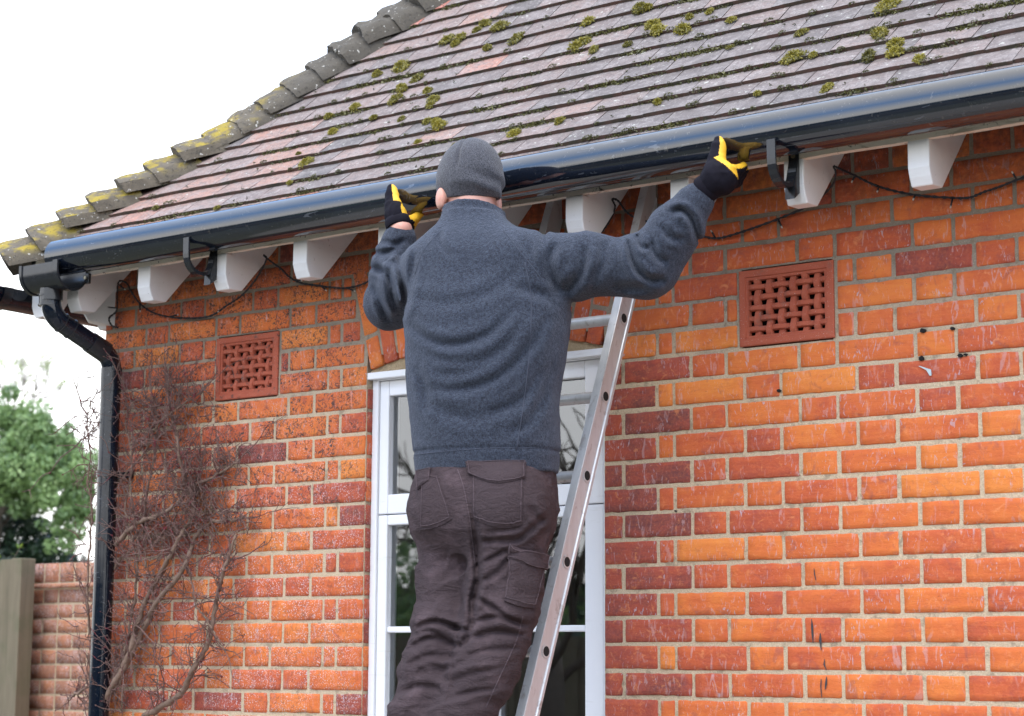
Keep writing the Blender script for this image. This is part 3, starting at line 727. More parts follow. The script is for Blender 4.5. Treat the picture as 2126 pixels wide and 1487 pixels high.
for (c, xa, xb) in EDGE:
    UPV, NRM = upn(c); gau = GAc[c]; o = np.array([0, EY+prof[c][0], ZE+prof[c][1]])
    n = int((xb-xa)/.004)
    for i in range(n):
        x = xa+(xb-xa)*(i+random.random())/n
        d_ = mnoise.noise(Vector((x*3.2, c*1.7, 3)))+.55*mnoise.noise(Vector((x*11, c*2.9, 7)))
        thr = .30-.27*smst(x, -2.3, .2)-.08*smst(c, 0, 12)
        if d_ > thr:
            big = min(1, (d_-thr)*2.5)
            for _ in range(2+int(big*5)):
                q = o+AX*(x+random.gauss(0, .002))+UPV*(random.gauss(-.001, .003+.005*big))+NRM*(random.uniform(-.003, .009))
                tuft(mm, q, NRM*.6-UPV*.4, random.uniform(.004, .0070+.005*big), .3+.5*big)
        if random.random() < .012+.016*smst(x, -1.8, .5):
            q = o+AX*x+UPV*random.uniform(-.002, .008)+NRM*.008; rr = random.uniform(.005, .013)
            for _ in range(int(18+rr*2600)):
                d_ = RNG.normal(0, 1, 3); d_ /= np.linalg.norm(d_); d_ = d_ if d_@NRM > 0 else -d_; tuft(mm, q+d_*rr*np.array([1.3, .8, .8]), d_, .0045, .55)
        if random.random() < .012:
            q = o+AX*x+UPV*random.uniform(.0, gau)+NRM*.012
            for _ in range(8): tuft(mm, q+RNG.normal(0, .0025, 3), NRM, .004, .2)
tag(mm.build('moss', M_mossd, None), 'thin dark green moss creeping along the lower edges of the roof tiles', 'moss', kind='stuff')

# ------------------------------------------------------------ gutter (loose, held by the man), turned with its round back outward
GY, GZ, GR = -.308, 3.000, .0605
def arc_strip(mb, xs, cy, cz, r, a0_, a1_, n=26, th=.0028, jit=0):
    vs = []
    for k_, x in enumerate(xs):
        for i in range(n+1):
            a = a0_+(a1_-a0_)*i/n
            vs.append((x, cy-r*math.cos(a), cz+r*math.sin(a)))
        for i in range(n, -1, -1):
            a = a0_+(a1_-a0_)*i/n
            vs.append((x, cy-(r-th)*math.cos(a), cz+(r-th)*math.sin(a)))
    m_ = 2*(n+1)
    fs = [(k_*m_+i, (k_+1)*m_+i, (k_+1)*m_+(i+1) % m_, k_*m_+(i+1) % m_) for k_ in range(len(xs)-1) for i in range(m_)]
    fs += [tuple(range(m_)), tuple(range((len(xs)-1)*m_, len(xs)*m_))[::-1]]
    mb.add(vs, fs)
def gx(u, v, Y=GY): return at(u, v, Y)[0]
g = MB(); gx0 = gx(97, 525, GY-.05)
arc_strip(g, list(np.linspace(gx0, 2.9, 40)), GY, GZ, GR, math.radians(-98), math.radians(104), 36)
for aa in (-98, 104):                        # rolled lips of the gutter
    a = math.radians(aa); g.tube([(x, GY-(GR-.002)*math.cos(a), GZ+(GR-.002)*math.sin(a)) for x in np.linspace(gx0, 2.9, 20)], .0035, 8)
gt = g.build('gutter', M_pvc, None, smooth=True, sharp=40)
tag(gt, 'long glossy black half round gutter held up along the front eaves', 'gutter')

# ------------------------------------------------------------ downpipe with running outlet and swan neck
dp = empty('downpipe', 'black drainpipe with swan neck bend and outlet at the left corner of the brick wall', 'drainpipe')
ox0, ox1 = at(40, 557, -.372)[0], at(120, 543, -.372)[0]; OR = .062; oz = at(138, 602, GY)[2]+OR
m = MB()
def ushape(xs, r, th, rim=.026):
    sec = [(GY-r, oz+rim)]+[(GY-r*math.cos(a), oz-r*math.sin(a)) for a in np.linspace(0, math.pi, 26)]+[(GY+r, oz+rim+.01)]
    q = r-th; sec += [(GY+q, oz+rim+.01)]+[(GY+q*math.cos(a), oz-q*math.sin(a)) for a in np.linspace(0, math.pi, 26)]+[(GY-q, oz+rim)]
    k = len(sec); vs = [(x, *p) for x in xs for p in sec]
    m.add(vs, [(j*k+i, (j+1)*k+i, (j+1)*k+(i+1) % k, j*k+(i+1) % k) for j in range(len(xs)-1) for i in range(k)]+[tuple(range(k)), tuple(range((len(xs)-1)*k, len(xs)*k))[::-1]])
ushape([ox0, (ox0+ox1)/2, ox1], OR, .003)
ushape([ox0+.001, ox0+.014], OR+.004, .006, .028); ushape([ox1-.022, ox1+.001], OR+.0055, .008, .030)
m.tube([((ox0+ox1)/2-.0, GY, oz-OR+.01), ((ox0+ox1)/2, GY, oz-OR-.03)], .037, 24)
m.build('outlet', M_pvc2, dp, smooth=True, sharp=40)
m = MB(); m.box((ox1-.01, GY+OR-.006, oz-.035), (ox1+.02, FY-.001, oz+.0)); m.build('fixing_lug', M_pvc2, dp, bevel=.002)
m = MB(); m.tube([(ox1+.005, GY+OR-.010, oz-.015), (ox1+.005, GY+OR-.004, oz-.015)], .006, 8); m.build('screw', M_screw, dp)
PR = .034
pv = K(232, 760, -.065); pbx = pv[0]
A_ = K(105, 592, GY); B_ = K(106, 655, GY); Cc = K(231, 742, -.065); Cc[0] = pbx; D_ = np.array([pbx, -.065, Cc[2]-.07])
B2 = B_.copy(); 
def bend(a, b, c, k=8, f=.28):
    a, b, c = map(np.asarray, (a, b, c)); p = b+(a-b)/np.linalg.norm(a-b)*.05; q = b+(c-b)/np.linalg.norm(c-b)*.05
    return [p*(1-t)**2+2*b*t*(1-t)+q*t*t for t in np.linspace(0, 1, k)]
m = MB(); m.tube([A_+AZ*.02]+bend(A_, B_, Cc, 16)+bend(B_, Cc, D_, 16)+[D_], PR, 24); m.build('swan_neck', M_pipe, dp, smooth=True, sharp=60)
m = MB()
for zz in (A_[2]-.035, A_[2]-.068): m.tube([(A_[0], A_[1], zz), (A_[0], A_[1], zz-.006)], PR+.005, 24)
m.tube([(A_[0], A_[1], A_[2]-.0), (A_[0], A_[1], A_[2]-.072)], PR+.0025, 24)
dirn = (Cc-B_)/np.linalg.norm(Cc-B_)
for dd in (.045, .085): m.tube([B_+dirn*dd, B_+dirn*(dd+.004)], PR+.003, 24)
m.tube([Cc-dirn*.10, Cc-dirn*.03], PR+.0035, 24)
m.build('socket', M_pvc2, dp, smooth=True, sharp=40)
m = MB(); m.tube([(pbx, -.065, D_[2]+.035)]+[(pbx, -.065, z) for z in np.linspace(D_[2]-.05, .05, 12)], PR+.0005, 28); m.tube([(pbx, -.065, D_[2]+.03), (pbx, -.065, D_[2]-.05)], PR+.003, 28)
m.build('pipe', M_pipe, dp, smooth=True, sharp=50)
m = MB(); zc_ = K(224, 978, -.065)[2]; m.tube([(pbx, -.065, zc_), (pbx, -.065, zc_-.022)], PR+.005, 28); m.box((pbx-.05, -.012, zc_-.022), (pbx+.06, .0, zc_))
m.build('pipe_clip', M_pvc2, dp, smooth=True, sharp=40)

# side gutter
g = MB(); SGX = EX-.075; vs = []
ys = np.linspace(-.36, 3.0, 20); n = 20; SZ = 2.925
for y in ys:
    for i in range(n+1):
        a = math.pi+math.pi*i/n; vs.append((SGX+.066*math.cos(a), y, SZ+.066*math.sin(a)))
    for i in range(n, -1, -1):
        a = math.pi+math.pi*i/n; vs.append((SGX+.062*math.cos(a), y, SZ+.062*math.sin(a)))
m_ = 2*(n+1); g.add(vs, [(k_*m_+i, (k_+1)*m_+i, (k_+1)*m_+(i+1) % m_, k_*m_+(i+1) % m_) for k_ in range(len(ys)-1) for i in range(m_)]+[tuple(range(m_)), tuple(range((len(ys)-1)*m_, len(ys)*m_))[::-1]])
so_ = g.build('gutter', M_pipe, None, smooth=True, sharp=40); tag(so_, 'short visible length of black gutter on the side eaves at the left corner', 'gutter')
m = MB(); vs = []
for y in (-.33, -.29):
    for rr in (.071,):
        for i in range(n+1):
            a = math.pi+math.pi*i/n; vs.append((SGX+rr*math.cos(a), y, SZ+rr*math.sin(a)))
m.add(vs, [(i, i+1, n+2+i, n+1+i) for i in range(n)]); m.build('gutter_collar', M_pvc2, so_, smooth=True)

# brackets on the fascia, open and waiting for the gutter
def bracket(u, v, lab):
    p = at(u, v, FY); x = p[0]; cz = p[2]; m = MB(); r = .062; cy = FY-r-.004; w_ = .024
    P = [(FY-.003, cz+.045)]+[(cy+r*math.cos(a), cz-.0+r*math.sin(a)) for a in np.linspace(0, -math.pi, 16)]+[(cy-r-.001, cz+.052), (cy-r+.006, cz+.056)]
    Q = [(FY-.003, cz+.045)]+[(cy+(r-.007*(1+.8*max(0, math.cos(a))))*math.cos(a), cz+(r-.008-.004*abs(math.sin(a)))*math.sin(a)) for a in np.linspace(0, -math.pi, 16)]+[(cy-r+.005, cz+.046), (cy-r+.008, cz+.050)]
    vs = []; k = len(P)
    for X_ in (x-w_/2, x+w_/2):
        vs += [(X_, *a) for a in P]+[(X_, *a) for a in Q]
    fs = []
    for i in range(k-1):
        fs += [(i, i+1, 2*k+i+1, 2*k+i), (k+i, 3*k+i, 3*k+i+1, k+i+1), (i, k+i, k+i+1, i+1), (2*k+i, 2*k+i+1, 3*k+i+1, 3*k+i)]
    fs += [(k-1, 2*k-1, 4*k-1, 3*k-1)]
    m.add(vs, fs)
    hp = [(FY-.001, cz+.05), (FY-.007, cz+.05), (FY-.007, cz+.02), (cy+r*.62, cz-r*.78), (FY-.03, cz-.085), (FY-.001, cz-.065)]
    m.prism([(x-w_/2-.002, a, b) for a, b in hp], (w_+.004, 0, 0))
    e = m.build('gutter_bracket', M_pvc2, house, bevel=.0015); e['label'] = lab
    s_ = MB(); s_.tube([(x, FY-.006, cz+.034), (x, FY-.0105, cz+.034)], .006, 10); s_.build('screw', M_screw, e)
bracket(445, 541, 'empty black gutter bracket above the second rafter end from the left')
bracket(1650, 352, 'empty black gutter bracket right of the raised right hand')

# ------------------------------------------------------------ fairy light cable
cb = MB(); BL = []
def cable(pts, stubs=()):
    q = [K(*p) for p in pts]; c_ = catmull(q, 6)
    tw = [p+np.array([0, .0015*math.sin(i*1.7), .0015*math.cos(i*1.7)]) for i, p in enumerate(c_)]
    cb.tube(tw, .0026, 6); cb.tube([p-np.array([0, .0025*math.sin(i*1.7), .003*math.cos(i*1.7)]) for i, p in enumerate(c_)], .0019, 5)
    for (a, b) in stubs:
        pa = K(*a); pb = K(*b); cb.tube([pa, pb], .0028, 6); BL.append((pb, pb+(pb-pa)/np.linalg.norm(pb-pa)*.006))
Y1 = -.015
cable([(245, 680, Y1), (232, 676, Y1), (227, 660, -.02), (242, 645, -.03), (243, 612, -.06), (247, 585, -.10), (262, 588, -.09), (272, 605, -.05), (290, 630, -.02), (315, 648, Y1), (350, 658, Y1), (400, 661, Y1), (440, 655, Y1), (470, 635, Y1), (500, 615, -.03), (530, 582, -.06), (553, 540, -.10), (547, 530, -.11)],
      [((245, 590, -.1), (258, 600, -.1)), ((290, 630, -.02), (291, 645, -.03)), ((350, 658, Y1), (368, 654, -.02)), ((440, 655, Y1), (452, 648, -.02)), ((243, 640, -.03), (226, 638, -.03))])
cable([(547, 530, -.11), (562, 543, -.09), (585, 560, -.06), (600, 575, -.03), (625, 588, Y1), (660, 593, Y1), (690, 597, Y1), (720, 598, Y1), (758, 588, Y1), (800, 560, Y1), (860, 520, -.05), (900, 560, Y1), (1000, 560, Y1), (1100, 540, Y1), (1215, 520, Y1)],
      [((610, 580, -.02), (625, 583, -.03)), ((665, 593, Y1), (676, 602, -.02)), ((720, 598, Y1), (735, 604, -.02))])
cable([(1215, 520, Y1), (1240, 492, Y1), (1262, 465, -.04), (1277, 432, -.09), (1271, 414, -.11), (1284, 418, -.10), (1300, 440, -.07), (1325, 455, -.06), (1365, 465, -.04), (1410, 480, Y1), (1455, 490, Y1), (1490, 495, Y1), (1530, 485, Y1), (1580, 468, Y1), (1640, 445, Y1), (1690, 420, -.03), (1728, 385, -.08), (1735, 358, -.11), (1731, 346, -.12), (1746, 352, -.10), (1775, 365, -.05), (1810, 382, Y1), (1850, 395, Y1), (1900, 405, Y1), (1960, 410, Y1), (2010, 411, Y1), (2040, 400, Y1), (2075, 388, Y1), (2126, 368, Y1), (2200, 340, Y1)],
      [((1485, 494, Y1), (1478, 482, -.03)), ((1615, 455, Y1), (1622, 470, -.02)), ((1775, 366, -.05), (1770, 375, -.05)), ((1825, 388, Y1), (1822, 396, -.03)), ((1900, 405, Y1), (1897, 412, -.02)), ((1978, 411, Y1), (1974, 428, -.03)), ((2110, 372, Y1), (2103, 360, -.03))])
sl_o = cb.build('string_lights', M_cable, None, smooth=True)
tag(sl_o, 'black cable of outdoor fairy lights looped between the white rafter ends', 'fairy lights'); 
for pa, pb in BL: m = MB(); m.tube([pa, pb], .0022, 6); m.build('bulb', M_led, sl_o, smooth=True)

# ------------------------------------------------------------ ladder
lad = empty('ladder', 'aluminium ladder with black rung holes leaning on the wall behind the man', 'ladder')
LT = np.array([-.052, -.055, 3.03]); LTm = K(1283, 640, -.196)
def lad_y(z): return -.052-(2.974-z)*(.619-.05)/(2.974-1.572)
ldir = np.array([0, lad_y(0)-lad_y(3.05), -3.05]); ldir /= np.linalg.norm(ldir); lnrm = np.cross(np.array([1., 0, 0]), ldir)    # faces the house or the camera
if lnrm[1] > 0: lnrm = -lnrm
L_X1, LW = -.052, .355
def stile(x, name):
    top = np.array([x, lad_y(3.04), 3.04]); ln = (3.04-.01)/(-ldir[2]); d = .064; t_ = .0025; b_ = .026
    m = MB(); sgn = 1 if name == 'r' else -1
    # channel section: web outside, flanges turned inward
    ww = x if sgn > 0 else x-b_
    sec = [(0, 0), (b_, 0), (b_, d), (0, d)]
    if sgn > 0: sec = [(-b_, 0), (0, 0), (0, .010), (-.004, .012), (-.004, d-.012), (0, d-.010), (0, d), (-b_, d)]
    else: sec = [(b_, 0), (b_, d), (0, d), (0, d-.010), (.004, d-.012), (.004, .012), (0, .010), (0, 0)]
    P = [top+AX*a-lnrm*b for a, b in sec]
    m.prism(P, ldir*ln)
    return m.build('stile', M_alu, lad, bevel=.0012)
stile(L_X1, 'r'); stile(L_X1-LW, 'l')
rz = []
for (u, v) in ((1283, 648), (1240, 810), (1198, 975), (1155, 1155), (1107, 1342)):
    d = ray(u, v); t = (L_X1-CAM[0])/d[0]; rz.append((CAM+d*t)[2])
rs = np.mean(-np.diff(rz)); allz = [rz[0]+rs]+rz+[rz[-1]-rs*i for i in range(1, 6) if rz[-1]-rs*i > .15]
for z in allz:
    y = lad_y(z)-lnrm[1]*.032; zz = z-lnrm[2]*.032
    m = MB(); m.tube([(L_X1-LW+.003, y, zz), (L_X1-.003, y, zz)], .0155, 14); m.build('rung', M_alu, lad, smooth=True, sharp=40)
    m = MB(); m.tube([(L_X1-.0035, y, zz), (L_X1-.0015, y, zz)], .0175, 16); m.tube([(L_X1-.0015, y, zz), (L_X1-.0010, y, zz)], .0130, 16, 1)
    m.build('rung_end', [M_alu, M_hole], lad)

# ------------------------------------------------------------ person: soft forms as fields, polygonised
class Field:
    def __init__(s, lo, hi, h):
        s.h = h; s.lo = np.array(lo, float); s.n = np.ceil((np.array(hi)-s.lo)/h).astype(int)+1
        s.a = np.full(s.n, .08, np.float32)
    def sub(s, lo, hi):
        i0 = np.clip(np.floor((np.array(lo)-s.lo)/s.h).astype(int), 0, s.n-1); i1 = np.clip(np.ceil((np.array(hi)-s.lo)/s.h).astype(int)+1, 1, s.n)
        g = [s.lo[k]+np.arange(i0[k], i1[k])*s.h for k in range(3)]
        return tuple(slice(i0[k], i1[k]) for k in range(3)), np.meshgrid(*g, indexing='ij')
    def union(s, fn, lo, hi, k=.02):
        sl, (X, Y, Z) = s.sub(np.array(lo)-.08, np.array(hi)+.08)
        d = fn(X, Y, Z).astype(np.float32); a = s.a[sl]
        if k > 0:
            hh = np.maximum(k-np.abs(a-d), 0)/k; r = np.minimum(a, d)-hh*hh*k*.25
        else: r = np.minimum(a, d)
        s.a[sl] = r
    def cap(s, p, q, r0, r1, k=.02):
        p, q = np.array(p, float), np.array(q, float); R_ = max(r0, r1)
        def fn(X, Y, Z):
            ba = q-p; L2 = ba@ba; t = np.clip(((X-p[0])*ba[0]+(Y-p[1])*ba[1]+(Z-p[2])*ba[2])/L2, 0, 1)
            return np.sqrt((X-p[0]-t*ba[0])**2+(Y-p[1]-t*ba[1])**2+(Z-p[2]-t*ba[2])**2)-(r0+(r1-r0)*t)
        s.union(fn, np.minimum(p, q)-R_, np.maximum(p, q)+R_, k)
    def chain(s, pts, rs, k=.02):
        for i in range(len(pts)-1): s.cap(pts[i], pts[i+1], rs[i], rs[i+1], k)
    def ell(s, c, axes, rad, k=.02):
        c = np.array(c, float); A = np.array(axes, float)
        def fn(X, Y, Z):
            x, y, z = X-c[0], Y-c[1], Z-c[2]
            u = [(x*A[i][0]+y*A[i][1]+z*A[i][2])/rad[i] for i in range(3)]
            q = np.sqrt(u[0]**2+u[1]**2+u[2]**2)
            g_ = np.sqrt((u[0]/rad[0])**2+(u[1]/rad[1])**2+(u[2]/rad[2])**2)+1e-6
            return q*(q-1)/g_
        R_ = max(rad); s.union(fn, c-R_, c+R_, k)
    def stack(s, lev, lat, dep, k=.02, power=2.0):
        """horizontal elliptic slices: lev = [(z, centre x, centre y, half width, half depth)]"""
        lev = sorted(lev); zs = [l[0] for l in lev]
        def fn(X, Y, Z):
            z1 = Z[0, 0, :]; it = [np.interp(z1, zs, [l[i] for l in lev])[None, None, :] for i in range(1, 5)]
            dx, dy = X-it[0], Y-it[1]; a = np.abs(dx*lat[0]+dy*lat[1]); b = np.abs(dx*dep[0]+dy*dep[1])
            q = ((a/it[2])**power+(b/it[3])**power)**(1/power); d = (q-1)*np.minimum(it[2], it[3])*1.15
            dz = np.maximum(zs[0]-Z, Z-zs[-1]); return np.maximum(d, dz)
        R_ = max(max(l[3], l[4]) for l in lev); cx = [l[1] for l in lev]; cy = [l[2] for l in lev]
        s.union(fn, (min(cx)-R_, min(cy)-R_, zs[0]), (max(cx)+R_, max(cy)+R_, zs[-1]), k)
    def disp(s, fn, lo=None, hi=None):
        sl, (X, Y, Z) = s.sub(s.lo if lo is None else lo, (s.lo+s.n*s.h) if hi is None else hi)
        a = s.a[sl]; m = np.abs(a) < .035
        v = a.copy(); v[m] += fn(X[m], Y[m], Z[m]); s.a[sl] = v
    def mesh(s):
        a = s.a; a[0], a[-1] = .05, .05; a[:, 0], a[:, -1] = .05, .05; a[:, :, 0], a[:, :, -1] = .05, .05
        neg = a < 0; n0, n1, n2 = s.n-1
        cnt = np.zeros((n0, n1, n2), np.int8)
        for dx in (0, 1):
            for dy in (0, 1):
                for dz in (0, 1): cnt += neg[dx:dx+n0, dy:dy+n1, dz:dz+n2]
        act = (cnt > 0) & (cnt < 8); ii = np.argwhere(act); idx = np.full((n0, n1, n2), -1, np.int64); idx[act] = np.arange(len(ii))
        P = np.zeros((len(ii), 3)); W = np.zeros(len(ii)); co = [(x, y, z) for x in (0, 1) for y in (0, 1) for z in (0, 1)]
        for p in co:
            for ax in range(3):
                if p[ax]: continue
                q = list(p); q[ax] = 1
                va = a[ii[:, 0]+p[0], ii[:, 1]+p[1], ii[:, 2]+p[2]]; vb = a[ii[:, 0]+q[0], ii[:, 1]+q[1], ii[:, 2]+q[2]]
                m = (va < 0) != (vb < 0); t = np.where(m, va/np.where(m, va-vb, 1), 0)
                pos = np.array(p, float)[None]+np.eye(3)[ax][None]*t[:, None]; P += pos*m[:, None]; W += m
        V = s.lo+(ii+P/W[:, None])*s.h; F = []
        for ax in range(3):
            b1, b2 = (ax+1) % 3, (ax+2) % 3
            sa = [slice(1, -1)]*3; sb = [slice(1, -1)]*3; sa[ax] = slice(0, -1); sb[ax] = slice(1, None)
            A_, B__ = neg[tuple(sa)], neg[tuple(sb)]; e = np.argwhere(A_ != B__); fl = A_[tuple(e.T)]
            base = e.copy(); base[:, b1] += 1; base[:, b2] += 1
            c = []
            for d1_, d2_ in ((-1, -1), (0, -1), (0, 0), (-1, 0)):
                q = base.copy(); q[:, b1] += d1_; q[:, b2] += d2_; c.append(idx[tuple(q.T)])
            Q = np.stack(c, 1); Q[~fl] = Q[~fl][:, ::-1]; F.append(Q)
        F = np.concatenate(F); F = F[(F >= 0).all(1)]
        return V, F
def obj_vf(name, V, F, mat, parent=None):
    me = bpy.data.meshes.new(name); me.from_pydata(V.tolist(), [], F.tolist()); me.materials.append(mat)
    me.polygons.foreach_set('use_smooth', [True]*len(me.polygons)); me.update()
    o = bpy.data.objects.new(name, me); C.objects.link(o)
    if parent: o.parent = parent
    return o
_G = np.random.default_rng(3).random((32, 32, 32)).astype(np.float32)*2-1
def vn(x, y, z):                              # value noise
    xi, yi, zi = np.floor(x).astype(int), np.floor(y).astype(int), np.floor(z).astype(int); fx, fy, fz = x-xi, y-yi, z-zi
    fx, fy, fz = [t*t*t*(t*(t*6-15)+10) for t in (fx, fy, fz)]; r = 0
    for a in (0, 1):
        for b in (0, 1):
            for c in (0, 1):
                r = r+_G[(xi+a) & 31, (yi+b) & 31, (zi+c) & 31]*(fx if a else 1-fx)*(fy if b else 1-fy)*(fz if c else 1-fz)
    return r
def ridge(n): return 1-np.abs(n)*2.2
def cyl(X, Y, Z, p, q):                        # position along and distance from a segment
    p, q = np.array(p), np.array(q); ba = q-p; L = np.linalg.norm(ba); t = ((X-p[0])*ba[0]+(Y-p[1])*ba[1]+(Z-p[2])*ba[2])/L/L
    d = np.sqrt((X-p[0]-t*ba[0])**2+(Y-p[1]-t*ba[1])**2+(Z-p[2]-t*ba[2])**2); return t, d

person = empty('person', 'man in blue grey fleece, grey beanie, brown trousers and yellow black gloves lifting the gutter', 'person')
BY = math.radians(-22); LAT = np.array([math.cos(BY), -math.sin(BY), 0]); DEP = np.array([math.sin(BY), math.cos(BY), 0])   # right and forward of the torso
HYW = math.radians(-62); HLAT = np.array([math.cos(HYW), -math.sin(HYW), 0]); HDEP = np.array([math.sin(HYW), math.cos(HYW), 0])
def lv(u, v, Y, a, b): p = K(u, v, Y); return (p[2], p[0], p[1], a, b)
SHL, ELL, WRL = K(893, 550, -.54), K(812, 630, -.36), K(832, 478, -.41)
SHR, ELR, WRR = K(1110, 548, -.54), K(1345, 554, -.44), K(1457, 402, -.41)
HCL, HCR = K(822, 446, -.405), K(1492, 370, -.405)        # hand centres
HEAD = K(974, 383, -.49)
torso = [lv(1010, 985, -.61, .187, .128), lv(1009, 930, -.61, .195, .132), lv(1004, 860, -.605, .198, .135), lv(1008, 770, -.60, .211, .136), lv(1013, 700, -.595, .221, .136),
         lv(1009, 640, -.585, .224, .134), lv(1002, 580, -.57, .208, .128), lv(995, 535, -.56, .182, .116), lv(988, 500, -.55, .146, .100), lv(984, 470, -.54, .103, .085), lv(982, 445, -.535, .078, .072)]
HJL, HJR = K(935, 1110, -.63), K(1068, 1110, -.63)
LGL = [K(938, 1100, -.63), K(933, 1225, -.67), K(924, 1302, -.71), K(896, 1390, -.76), K(868, 1487, -.80)]
LGR = [K(1062, 1100, -.63), K(1048, 1225, -.67), K(1034, 1302, -.70), K(1008, 1390, -.74), K(964, 1487, -.78)]
HJL, HJR = LGL[0], LGR[0]; KNL, KNR = LGL[3], LGR[3]
ANL, ANR = LGL[4]+np.array([-.01, -.05, -.35]), LGR[4]+np.array([-.01, -.05, -.35])

def fingers(base, tips, bulge, cnt=4):
    res = []
    for k in range(cnt):
        a = k/(cnt-1); b0 = np.array(base[0])*(1-a)+np.array(base[1])*a; t0 = np.array(tips[0])*(1-a)+np.array(tips[1])*a
        ln_ = (1, 1.12, 1.06, .86)[k]; t0 = b0+(t0-b0)*ln_; bu = np.array(bulge)
        res.append([b0, b0+(t0-b0)*.38+bu*.8, b0+(t0-b0)*.72+bu*.9, t0])
    return res
HCR = K(1496, 368, -.405)
FL = fingers((K(836, 462, -.40), K(850, 474, -.345)), (K(872, 444, -.31), K(860, 450, -.265)), (0, 0, -.007))
FR = fingers((K(1506, 352, -.40), K(1518, 378, -.35)), (K(1544, 346, -.315), K(1538, 372, -.27)), (0, 0, -.006))
# --- body
B = Field(K(700, 300, -.6)*0+np.array([-1.15, -1.15, .98]), np.array([.62, -.15, 3.16]), .0075)
B.stack([(z, x, y, a*.86, b*.84) for z, x, y, a, b in torso], LAT, DEP, .02)
hp = K(1005, 1060, -.62); B.ell(hp, (LAT, DEP, AZ), (.165, .12, .16), .04)
for LG, AN in ((LGL, ANL), (LGR, ANR)):
    HJ = LG[0]; B.chain(LG+[AN], [.072, .060, .055, .050, .048, .036], .03); B.cap(AN, AN+np.array([0, .17, -.05]), .036, .03, .02)
for SH, EL, WR, HC in ((SHL, ELL, WRL, HCL), (SHR, ELR, WRR, HCR)):
    B.chain([SH, EL, WR, WR+(HC-WR)*.6], [.055, .042, .029, .028], .02)
    B.ell(HC, (AX, np.array([0, 1., 0]), AZ), (.020, .018, .026), .02)
    for i in range(4):
        B.chain((FL if HC is HCL else FR)[i], [.008, .0075, .007, .006], .004)
    tv = (K(814, 405, -.392) if HC is HCL else K(1491, 308, -.392)); B.chain([HC, HC+(tv-HC)*.45, tv], [.012, .008, .006], .005)
B.cap(K(984, 480, -.53), HEAD-AZ*.04-HDEP*.015, .060, .056, .03)
B.ell(HEAD, (HLAT, HDEP, AZ), (.076, .095, .108), .02)
B.ell(HEAD-AZ*.06+HDEP*.045, (HLAT, HDEP, AZ), (.055, .048, .052), .03)              # jaw
B.ell(HEAD-AZ*.02+HDEP*.100, (HLAT, HDEP, AZ), (.013, .016, .026), .012)             # nose
B.ell(HEAD+AZ*.012+HDEP*.080, (HLAT, HDEP, AZ), (.055, .016, .012), .012)            # brow
B.ell(HEAD-AZ*.062+HDEP*.090, (HLAT, HDEP, AZ), (.024, .009, .007), .006)            # lips
for sg in (-1, 1):
    B.ell(HEAD-AZ*.050-HDEP*.000+HLAT*sg*.085, (HLAT, HDEP, AZ), (.013, .021, .032), .008)
V, F = B.mesh(); body = obj_vf('body', V, F, M_skin, person)
m = MB()
for sg in (-1, 1):
    c_ = HEAD+AZ*.000+HDEP*.088+HLAT*sg*.032
    for q in range(1):
        vs = []; 
        for j in range(7):
            for i in range(12):
                a, b = math.pi*j/6, 2*math.pi*i/12; vs.append(c_+.011*(HLAT*math.sin(a)*math.cos(b)+HDEP*math.sin(a)*math.sin(b)+AZ*math.cos(a)))
        m.add(vs, [(j*12+i, j*12+(i+1) % 12, (j+1)*12+(i+1) % 12, (j+1)*12+i) for j in range(6) for i in range(12)])
m.build('eye', simple('eye_white', (.7, .7, .7), .3), body, smooth=True)

# --- jacket
JF = Field((-1.02, -.86, 2.02), (.50, -.20, 3.06), .0052)
JF.stack(torso, LAT, DEP, .0, 2.25)
JF.ell((SHL+SHR)/2+AZ*.0-DEP*.02, (LAT, DEP, AZ), (.205, .115, .085), .06)
UA = (SHR+ELR)/2
JF.chain([SHR-LAT*.03, SHR+(ELR-SHR)*.45-AZ*.0, ELR, ELR+(WRR-ELR)*.5, WRR-(WRR-ELR)*.12], [.087, .076, .073, .060, .046], .045)
JF.cap(WRR-(WRR-ELR)*.14, WRR-(WRR-ELR)*.08, .047, .044, .01)
JF.chain([SHL+LAT*.03, SHL+(ELL-SHL)*.5, ELL, ELL+(WRL-ELL)*.5, WRL-(WRL-ELL)*.14], [.088, .074, .068, .064, .048], .045)
JF.cap(WRL-(WRL-ELL)*.16, WRL-(WRL-ELL)*.11, .048, .044, .01)
